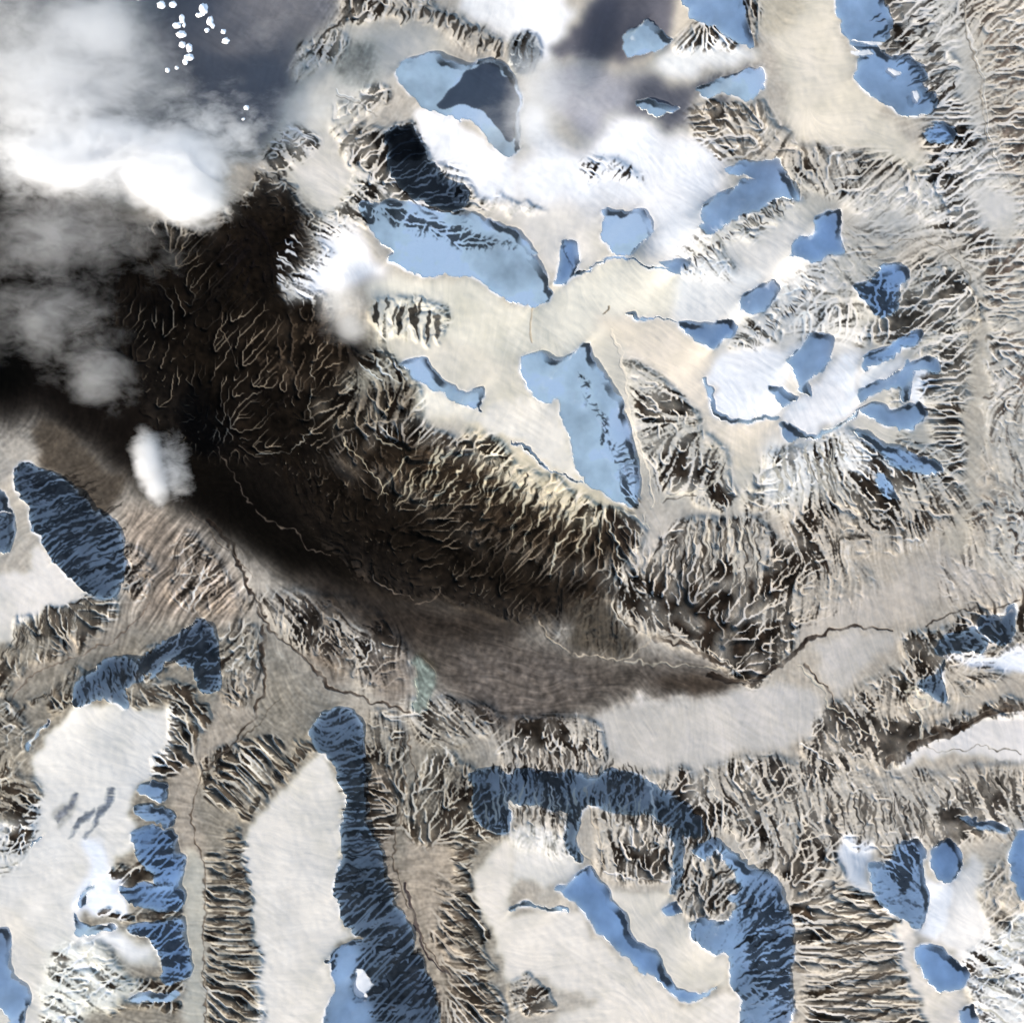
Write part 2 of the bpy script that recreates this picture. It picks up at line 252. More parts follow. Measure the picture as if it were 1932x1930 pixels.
# ground colour in open sun (sRGB), cloud shade painted in the slate-grey rows | blur px | outline, painted in this order
TONE = '''
148,139,127|30|@F 0,1180 250,1150 480,1180 560,1250 760,1380 900,1400 900,1930 0,1930
226,220,209|12|@30 0,720 200,700 500,900 540,1250 450,1600 300,1930 0,1930
188,176,163|24|@F 1460,900 1932,900 1932,1450 1700,1450 1500,1480 1350,1460 1200,1330 1460,1250
214,207,196|16|@F 500,130 640,50 820,60 840,110 740,160 650,260 660,340 560,430 520,330
224,218,208|14|@F 560,320 700,330 860,360 1130,400 1140,490 1040,520 980,430 880,380 720,380 620,460 560,420
226,218,201|18|@F 700,620 900,640 1000,620 1140,500 1280,520 1200,640 1200,900 1130,930 1000,860 880,800 760,780 680,700
205,198,188|22|@F 1180,380 1500,320 1640,480 1850,520 1830,900 1480,950 1240,930 1150,650
230,225,216|14|@F 1240,430 1340,400 1500,390 1570,460 1560,560 1640,650 1500,720 1300,640 1250,560
208,203,197|18|@F 1700,20 1830,20 1850,200 1890,330 1932,380 1932,470 1860,470 1800,440 1640,440 1560,330 1740,330 1760,230 1690,100
198,188,176|14|@F 1830,0 1932,0 1932,340 1895,290 1860,170 1840,80
198,190,180|14|@F 1855,470 1932,470 1932,1080 1860,1060 1880,900 1850,700
186,176,163|6|@F 1825,620 1850,560 1860,700 1850,850 1840,1000 1800,1060 1780,1030 1815,900
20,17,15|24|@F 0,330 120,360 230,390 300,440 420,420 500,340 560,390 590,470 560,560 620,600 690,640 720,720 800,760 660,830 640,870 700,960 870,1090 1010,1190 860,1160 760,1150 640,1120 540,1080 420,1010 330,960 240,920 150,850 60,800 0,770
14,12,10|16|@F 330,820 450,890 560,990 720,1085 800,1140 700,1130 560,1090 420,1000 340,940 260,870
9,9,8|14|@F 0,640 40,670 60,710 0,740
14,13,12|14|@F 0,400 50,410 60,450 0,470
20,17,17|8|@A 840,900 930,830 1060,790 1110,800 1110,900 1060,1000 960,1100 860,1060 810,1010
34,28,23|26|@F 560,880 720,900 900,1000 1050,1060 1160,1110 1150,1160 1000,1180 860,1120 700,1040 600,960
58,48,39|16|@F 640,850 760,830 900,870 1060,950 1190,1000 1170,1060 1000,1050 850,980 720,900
142,136,124|11|@11 560,960 700,860 860,780 1000,750 1140,880 1080,980 900,1070 700,1070
116,106,94|10|@11 420,1080 900,1050 1100,1000 1220,1010 1230,1150 900,1230 640,1300 500,1260
222,208,182|10|@F 880,800 960,800 1030,850 1090,900 1130,930 1180,950 1190,975 1100,985 1000,940 920,880
62,52,43|16|@F 470,620 610,600 660,690 600,740 520,720
86,78,72|16|@F 470,1130 620,1140 760,1150 880,1170 1040,1220 1180,1240 1300,1250 1410,1285 1300,1310 1120,1330 1060,1360 930,1370 880,1330 820,1290 760,1230 640,1170
108,98,91|14|@F 860,1240 1100,1250 1080,1330 960,1370 900,1330
50,43,38|16|@F 520,1080 660,1100 800,1140 960,1170 1000,1200 900,1205 800,1210 700,1180 600,1130
72,62,54|7|@22 1040,1250 1300,1230 1600,1250 1780,1270 1600,1340 1400,1370 1200,1340
140,128,118|8|@21 820,1100 900,1060 1050,1050 1150,1090 1200,1250 1180,1400 1040,1440 900,1300 830,1230
128,116,105|10|@21 360,1080 480,900 560,880 740,1080 720,1230 600,1300 480,1220
84,76,67|8|@22 480,620 720,640 770,750 830,830 1000,960 960,1050 860,1080 500,1060 420,960 470,800
205,197,190|6|@22 600,1560 760,1480 1000,1420 1300,1400 1600,1400 1780,1320 1930,1310 @23 120,1320 330,1330 440,1440 400,1580 250,1700 200,1760 @22 1930,1800 1640,1830 1500,1930 1160,1930 800,1900 720,1740
202,193,185|6|@23 330,1010 500,950 640,880 760,900 920,930 960,1000 820,1080 700,1200 560,1380 470,1330 400,1180
200,188,177|9|@23 620,620 900,540 1080,400 1300,300 1500,380 1700,480 1930,520 1930,560 1600,620 1200,700 950,860 700,860 500,880 300,980 250,880 420,760
198,188,178|9|@22 1040,0 1180,0 1290,60 1240,180 1100,260 1000,380 940,500 820,600 790,560 860,380 960,220
150,135,122|14|@F 230,960 330,970 420,1050 470,1130 430,1180 330,1170 250,1170 240,1100 235,1020
84,75,66|5|@10 280,1240 420,1240 520,1330 640,1480 780,1600 950,1700 @20 760,60 700,0 @10 600,1800 470,1680 330,1580 250,1400
170,157,143|9|@20 880,760 1000,680 1100,600 1040,800 880,1000 700,1040 500,1100 300,1200 150,1360 120,1250 360,1040 600,900 800,880
170,158,145|7|@C 780,760 840,700 900,620 1000,560 1000,640 960,760 880,880 780,960 740,1060 760,1200 780,1400 770,1600 780,1930 690,1930 690,1600 680,1400 650,1250 640,1050 620,980 720,880
196,190,178|5|@C 690,1280 760,1330 775,1500 770,1700 780,1930 700,1930 690,1700 690,1500
155,142,129|8|@C 1380,1000 1460,1000 1480,1250 1540,1450 1600,1650 1700,1930 1640,1930 1560,1650 1480,1480 1420,1300 1380,1150
164,151,137|8|@C 1560,1240 1720,1240 1720,1480 1720,1600 1800,1750 1860,1930 1720,1930 1640,1700 1560,1500 1520,1350
228,222,214|4|@20 0,520 240,430 260,260 310,240 380,320 470,430 600,560 690,630 560,700 360,740 170,840 100,930 0,960
228,224,216|4|@F 150,1335 190,1328 230,1330 300,1340 335,1330 330,1400 310,1460 260,1480 250,1520 255,1590 215,1630 180,1680 150,1740 135,1810 110,1830 90,1800 40,1730 0,1690 0,1560 40,1540 75,1500 60,1440 90,1390
226,220,210|4|@C 1190,920 1240,960 1280,1040 1300,1150 1290,1330 1270,1390 1300,1560 1350,1590 1250,1660 1260,1800 1250,1930 990,1930 975,1750 960,1600 950,1450 920,1330 920,1250 980,1150 1080,1040
224,219,211|4|@32 0,480 180,440 420,560 500,780 420,860 300,900 100,860 0,860
228,220,208|4|@32 0,1110 180,1090 420,1100 520,1110 600,1230 760,1400 900,1480 1000,1540 1120,1640 1230,1740 1330,1790 1500,1720 1640,1700 1720,1930 300,1930 420,1830 660,1770 400,1680 200,1560 0,1640 @31 1930,1640 1880,1540 1780,1250 1690,1050 1640,850 1740,700 1930,560
224,216,203|4|@32 700,930 850,940 1050,960 1200,980 1130,1080 1280,1130 1340,1230 1400,1320 1540,1420 1600,1450 1620,1600 1540,1620 1400,1680 1290,1680 1200,1600 1120,1480 1040,1370 930,1280 840,1150 770,1000
233,227,210|7|@11 860,200 1020,180 1200,190 1400,180 1600,190 1750,230 1930,370 @12 100,390 150,390 250,340 320,290 480,180 640,60 900,40 1200,130 1280,150 1220,430 800,440 600,500 560,640 420,730 200,720 0,800 @11 1800,740 1560,690 1400,600 1200,590 1000,620 900,560
229,217,199|7|@12 640,470 840,470 1200,490 1300,560 1400,650 1500,720 1490,820 1450,920 1500,1080 1540,1180 1640,1270 1930,1250 @13 80,1230 100,1340 150,1420 0,1480 @12 1860,1560 1640,1640 1560,1500 1400,1400 1380,1280 1220,1150 1180,950 1020,860 860,760 800,640
232,226,214|4|@12 0,1100 160,1080 250,1120 330,1130 370,1300 430,1480 500,1640 380,1640 260,1580 130,1470 0,1370 @11 1760,1360 1700,1250 1560,1200 1700,1180 1800,1110
234,228,213|6|@11 1250,1000 1400,1050 1560,1130 1690,1180 1620,1210 1400,1200 1240,1160 1220,1080
215,206,191|7|@03 0,40 480,40 520,220 600,330 640,500 690,680 780,800 950,930 1080,1080 1180,1220 1240,1300 1080,1290 900,1200 640,1130 400,1100 250,1030 150,900 120,640 60,400 0,300
200,188,170|8|@02 1860,40 1930,40 @03 250,40 200,150 100,260 0,300 @02 1890,200
252,252,252|8|@02 0,60 250,40 480,80 420,200 440,280 300,350 280,500 160,380 60,300 0,260
250,250,250|14|@02 0,1210 200,1180 90,950 180,760 320,1000 560,1150 620,1000 720,920 900,870 1050,930 1200,1000 1400,1060 1620,1200 1560,1300 1640,1350 1600,1450 1440,1540 1420,1740 1300,1900 1100,1900 1030,1930 1060,1700 950,1560 850,1590 720,1570 640,1640 400,1560 0,1500
250,250,250|6|@01 1240,830 1380,850 1550,930 1700,1050 1850,1150 1930,1220 1930,1480 1700,1480 1560,1380 1420,1300 1320,1200 1270,1100 1220,960
250,250,250|9|@A 1230,880 1360,870 1400,980 1500,1020 1380,1060 1250,1110 1130,1140 1060,1100 1120,1020 1200,950
250,249,246|7|@01 1520,40 1930,40 1930,260 1800,240 1650,160
248,246,240|8|@02 1040,520 1300,300 1500,270 1700,330 1850,420 1700,480 1400,560 1250,580
244,242,236|8|@12 1280,150 1400,0 1700,60 1900,160 1760,240 1690,340 1740,440 1640,480 1400,520 1260,500 1220,420
250,250,250|5|@12 1480,900 1560,740 1760,720 1930,640 @13 0,700 120,700 240,640 200,720 130,800 180,870 90,980 60,1080 100,1150 0,1230 @12 1700,1250 1600,1220 1540,1150
246,244,242|5|@13 90,1220 220,1060 320,1040 480,820 560,760 680,740 660,900 660,1110 580,1200 380,1340 280,1370 190,1290
244,243,240|5|@13 700,880 900,800 1040,740 960,880 760,1030 700,1000
250,250,250|5|@13 1080,880 1180,850 1260,920 1200,1080 1080,1120
232,229,222|10|@13 0,1330 200,1420 400,1400 560,1280 760,1450 860,1600 700,1700 500,1620 300,1800 0,1900
252,252,252|5|@33 540,560 780,560 820,700 740,790 780,950 700,920 600,820
250,250,250|5|@33 1190,860 1280,860 1420,900 1400,1050 1330,1280 1260,1300 1120,1230 1200,1180
236,232,226|5|@33 1440,840 1560,700 1640,760 1600,1000 1700,1250 1640,1420 1560,1560 1480,1480 1340,1360 1340,1200
240,237,230|5|@33 1500,1660 1600,1500 1720,1300 1830,1180 1930,1100 1930,1930 1600,1930 1560,1760
229,220,208|4|@33 960,1160 1100,1230 1110,1400 1160,1580 1320,1690 1470,1690 1420,1930 1210,1930 1180,1780 1060,1640 960,1400
228,222,216|4|@23 960,1930 1020,1830 1200,1740 1400,1620 1640,1560 1930,1520 1930,1850 1700,1860 1400,1820 1100,1880
248,250,255|4|@23 1330,1090 1500,1080 1700,1080 1930,1010 1930,1190 1780,1190 1560,1150 1400,1130
244,248,255|5|@30 600,560 760,560 820,740 960,860 900,920 1000,1060 860,1140 600,1080 560,1000 640,860 700,700
238,238,236|8|@30 560,1250 860,1240 960,1250 1120,1380 1200,1450 1000,1480 760,1330 540,1420
240,238,226|8|@30 340,1500 560,1280 800,1400 960,1560 1080,1680 860,1800 640,1850 400,1930 300,1800
180,176,172|3|@30 560,215 590,250 540,320 450,440 425,400 420,330
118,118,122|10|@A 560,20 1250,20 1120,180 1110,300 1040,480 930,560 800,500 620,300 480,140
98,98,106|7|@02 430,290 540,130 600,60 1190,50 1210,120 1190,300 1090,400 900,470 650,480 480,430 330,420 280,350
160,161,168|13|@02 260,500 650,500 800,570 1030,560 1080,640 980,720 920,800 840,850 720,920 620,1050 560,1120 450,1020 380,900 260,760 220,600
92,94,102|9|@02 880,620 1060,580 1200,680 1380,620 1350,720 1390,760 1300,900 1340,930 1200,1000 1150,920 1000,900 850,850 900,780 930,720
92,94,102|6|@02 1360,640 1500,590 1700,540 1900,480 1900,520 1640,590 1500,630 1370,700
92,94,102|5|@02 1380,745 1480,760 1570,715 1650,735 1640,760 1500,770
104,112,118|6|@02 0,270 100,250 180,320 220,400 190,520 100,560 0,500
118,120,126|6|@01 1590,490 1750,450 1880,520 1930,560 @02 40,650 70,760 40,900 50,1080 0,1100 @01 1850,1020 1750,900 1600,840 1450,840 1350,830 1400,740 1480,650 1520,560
140,147,137|3|@21 1190,1060 1230,1080 1330,1150 1360,1220 1340,1300 1310,1380 1290,1470 1230,1530 1180,1500 1200,1420 1230,1380 1220,1290 1200,1180
66,60,52|4|@21 1200,1060 1260,1060 1360,1140 1400,1200 1350,1180 1260,1110
150,150,150|16|@F 0,10 280,10 300,120 420,250 420,400 200,380 100,330 0,320
60,66,74|4|@01 1000,1010 1150,970 1210,1010 1270,1160 1150,1220 1060,1230 1010,1150
128,130,126|9|@A 1280,180 1400,180 1400,330 1330,340 1270,280
'''
# dark and pale single strokes (streams, tracks, rock bands, gully snow): colour | width a | width b | line
STROKE = '''
38,31,27|7|5|@F 395,985 430,1020 455,1075 478,1130 500,1165
52,43,37|5|5|@21 0,740 120,900 230,980 360,1110 480,1240 600,1330 720,1360 820,1420 1000,1440 1160,1520
34,27,23|12|9|@22 1500,1230 1760,1280 1900,1230 @23 60,1180 170,1080 280,980
44,35,30|7|3|@23 280,980 460,910 640,870 760,855 860,880 950,900
48,40,34|4|3|@23 1200,850 1300,790 1430,750 1560,720 1700,730 1890,680
52,44,38|11|5|@22 1070,965 1260,970 1400,1060 1540,1130 1660,1180
40,34,28|5|3|@22 780,660 800,780 880,850 960,900
60,50,43|6|3|@C 990,440 990,560 1000,660 960,760 880,880 780,970 740,1030
90,76,65|3|3|@C 740,1030 725,1130 730,1230 765,1330 770,1500 760,1650 775,1800 775,1930
90,80,70|3|3|@C 1050,700 1000,760 930,850 880,880
88,76,66|3|2|@C 1510,830 1530,960 1520,1130 1490,1230 1500,1370 1560,1560 1640,1680 1690,1760
110,96,84|3|2|@C 1540,840 1580,1100 1560,1250
52,44,46|7|3|@C 1530,1400 1570,1580 1620,1680 1700,1770
120,104,92|3|3|@C 40,720 100,640 200,580 340,530 480,450 560,350
150,140,128|3|2|@B 1710,20 1720,110 1760,260 1780,460 1830,620 1880,700
238,232,222|3|2|@B 1720,100 1770,260 1800,500 1850,650
140,130,118|2|2|@13 700,0 800,0 @03 900,1850 1050,1800 1250,1840 1400,1930 @13 1500,120 1560,260
150,140,128|2|2|@13 1560,260 1540,500 1480,860 1560,1000
196,184,166|2|2|@11 420,830 430,1050 400,1180 430,1300 400,1370 240,1480 100,1480 0,1490
130,114,98|2|2|@11 1690,0 1700,0
112,98,84|3|2|@10 1680,440 1700,600 1760,750 1800,860
100,88,78|2|2|@21 0,0 120,60 220,110 290,120 350,230 430,290 560,330
120,106,94|3|2|@21 880,470 1000,580 1180,660
130,114,100|3|2|@21 1200,690 1340,650 1400,590
150,136,122|4|3|@21 500,760 520,830 650,950 760,1080
150,136,122|4|3|@21 520,830 440,930 400,1040
96,84,74|2|2|@20 1440,0 1700,260 1800,370 1900,500
90,80,72|2|2|@10 1640,1430 1720,1600 1900,1880
180,164,146|5|3|@11 600,1380 760,1300 1000,1250 1200,1200
196,180,160|4|2|@22 200,840 280,940 400,1040 520,1080 860,1100 1000,1020 1040,960
214,204,190|4|3|@22 1000,0 960,220 860,360 790,500 760,650 780,760 860,850
200,188,174|4|3|@22 900,740 1040,930 1260,960 1400,960
204,190,172|4|2|@22 1480,1060 1620,1120 1780,1280
204,190,172|3|2|@22 1840,880 1800,1060 1700,1150
200,188,170|4|2|@22 850,1130 1100,1150 1400,1170 1650,1190
214,204,186|4|3|@23 230,1150 320,1240 420,1340 460,1470 560,1520 700,1620 820,1720
60,48,40|4|3|@23 260,1130 380,1260 480,1380 540,1490
230,222,202|7|5|@23 1030,1350 1100,1310 1120,1390 1200,1410 1190,1470 1090,1480 1040,1420
226,216,198|6|4|@23 1110,1480 1160,1580 1150,1700
240,236,228|4|3|@23 260,1760 350,1800 420,1880 520,1910
40,31,25|17|11|@23 900,1880 1000,1820 1200,1720 1400,1660 1560,1560 1740,1490 1930,1480
40,31,25|9|6|@23 1240,1640 1450,1640 1620,1560 1780,1500
110,100,90|2|2|@23 1180,1780 1450,1790 1640,1770 1930,1810
190,174,156|5|3|@32 560,60 560,250 640,500 700,760
200,186,166|4|2|@32 530,640 640,760
238,232,226|4|3|@32 700,780 840,830 1000,840 1170,850
240,236,230|4|3|@32 1010,80 1080,240 1080,450 1110,540 1060,620
238,234,228|3|2|@32 905,430 910,600
235,228,216|3|2|@32 300,150 310,250 280,340
238,228,214|4|3|@31 1840,80 1900,260 1930,330
232,222,206|3|2|@32 1440,60 1560,240 1620,420 1780,690
232,220,196|3|2|@22 60,30 0,120
226,214,190|4|2|@22 300,0 280,180 300,0
230,220,198|4|3|@22 470,130 350,240 320,360 270,490
230,220,198|4|2|@22 600,140 540,250 520,380 550,480
230,220,198|4|2|@22 640,30 660,200 680,300
234,224,204|5|3|@22 680,0 740,120 800,210 800,320 860,370
230,220,198|3|2|@22 820,110 900,150 980,190
230,220,198|3|2|@22 820,0 960,50 1040,130
226,214,190|3|2|@11 1920,1700 1800,1800 1700,1920
226,214,190|4|2|@11 1560,1600 1420,1780 1220,1900
214,200,174|3|2|@11 1240,1340 1200,1460 1100,1580 1100,1700
200,186,160|3|2|@11 880,1340 1000,1420 1110,1480
200,186,160|3|2|@11 660,1380 760,1490 900,1660 1000,1800
205,192,168|3|2|@11 900,1120 920,1250
205,192,168|3|2|@11 1060,1020 1000,1160 960,1230
205,192,168|3|2|@11 830,1150 820,1270
180,164,140|3|2|@11 700,1140 600,1280
225,228,225|4|3|@11 900,770 980,900 1090,970
240,244,246|5|4|@11 1050,800 1130,940
225,228,225|3|2|@11 800,810 880,880 960,960
196,172,146|3|3|@12 150,390 140,560 150,640
150,134,112|2|2|@12 740,380 700,440
120,104,86|4|3|@12 740,380 710,430
225,215,196|4|3|@12 1120,1830 1300,1790 1500,1720 1640,1600
54,46,38|4|2|@12 1130,1850 1280,1820 1400,1790
236,224,204|5|4|@12 730,540 820,740 860,1000 880,1200 960,1400 1060,1800 1050,1900
235,235,230|3|2|@01 600,680 700,720 860,830
110,104,98|2|2|@01 640,720 760,790 900,860
'''
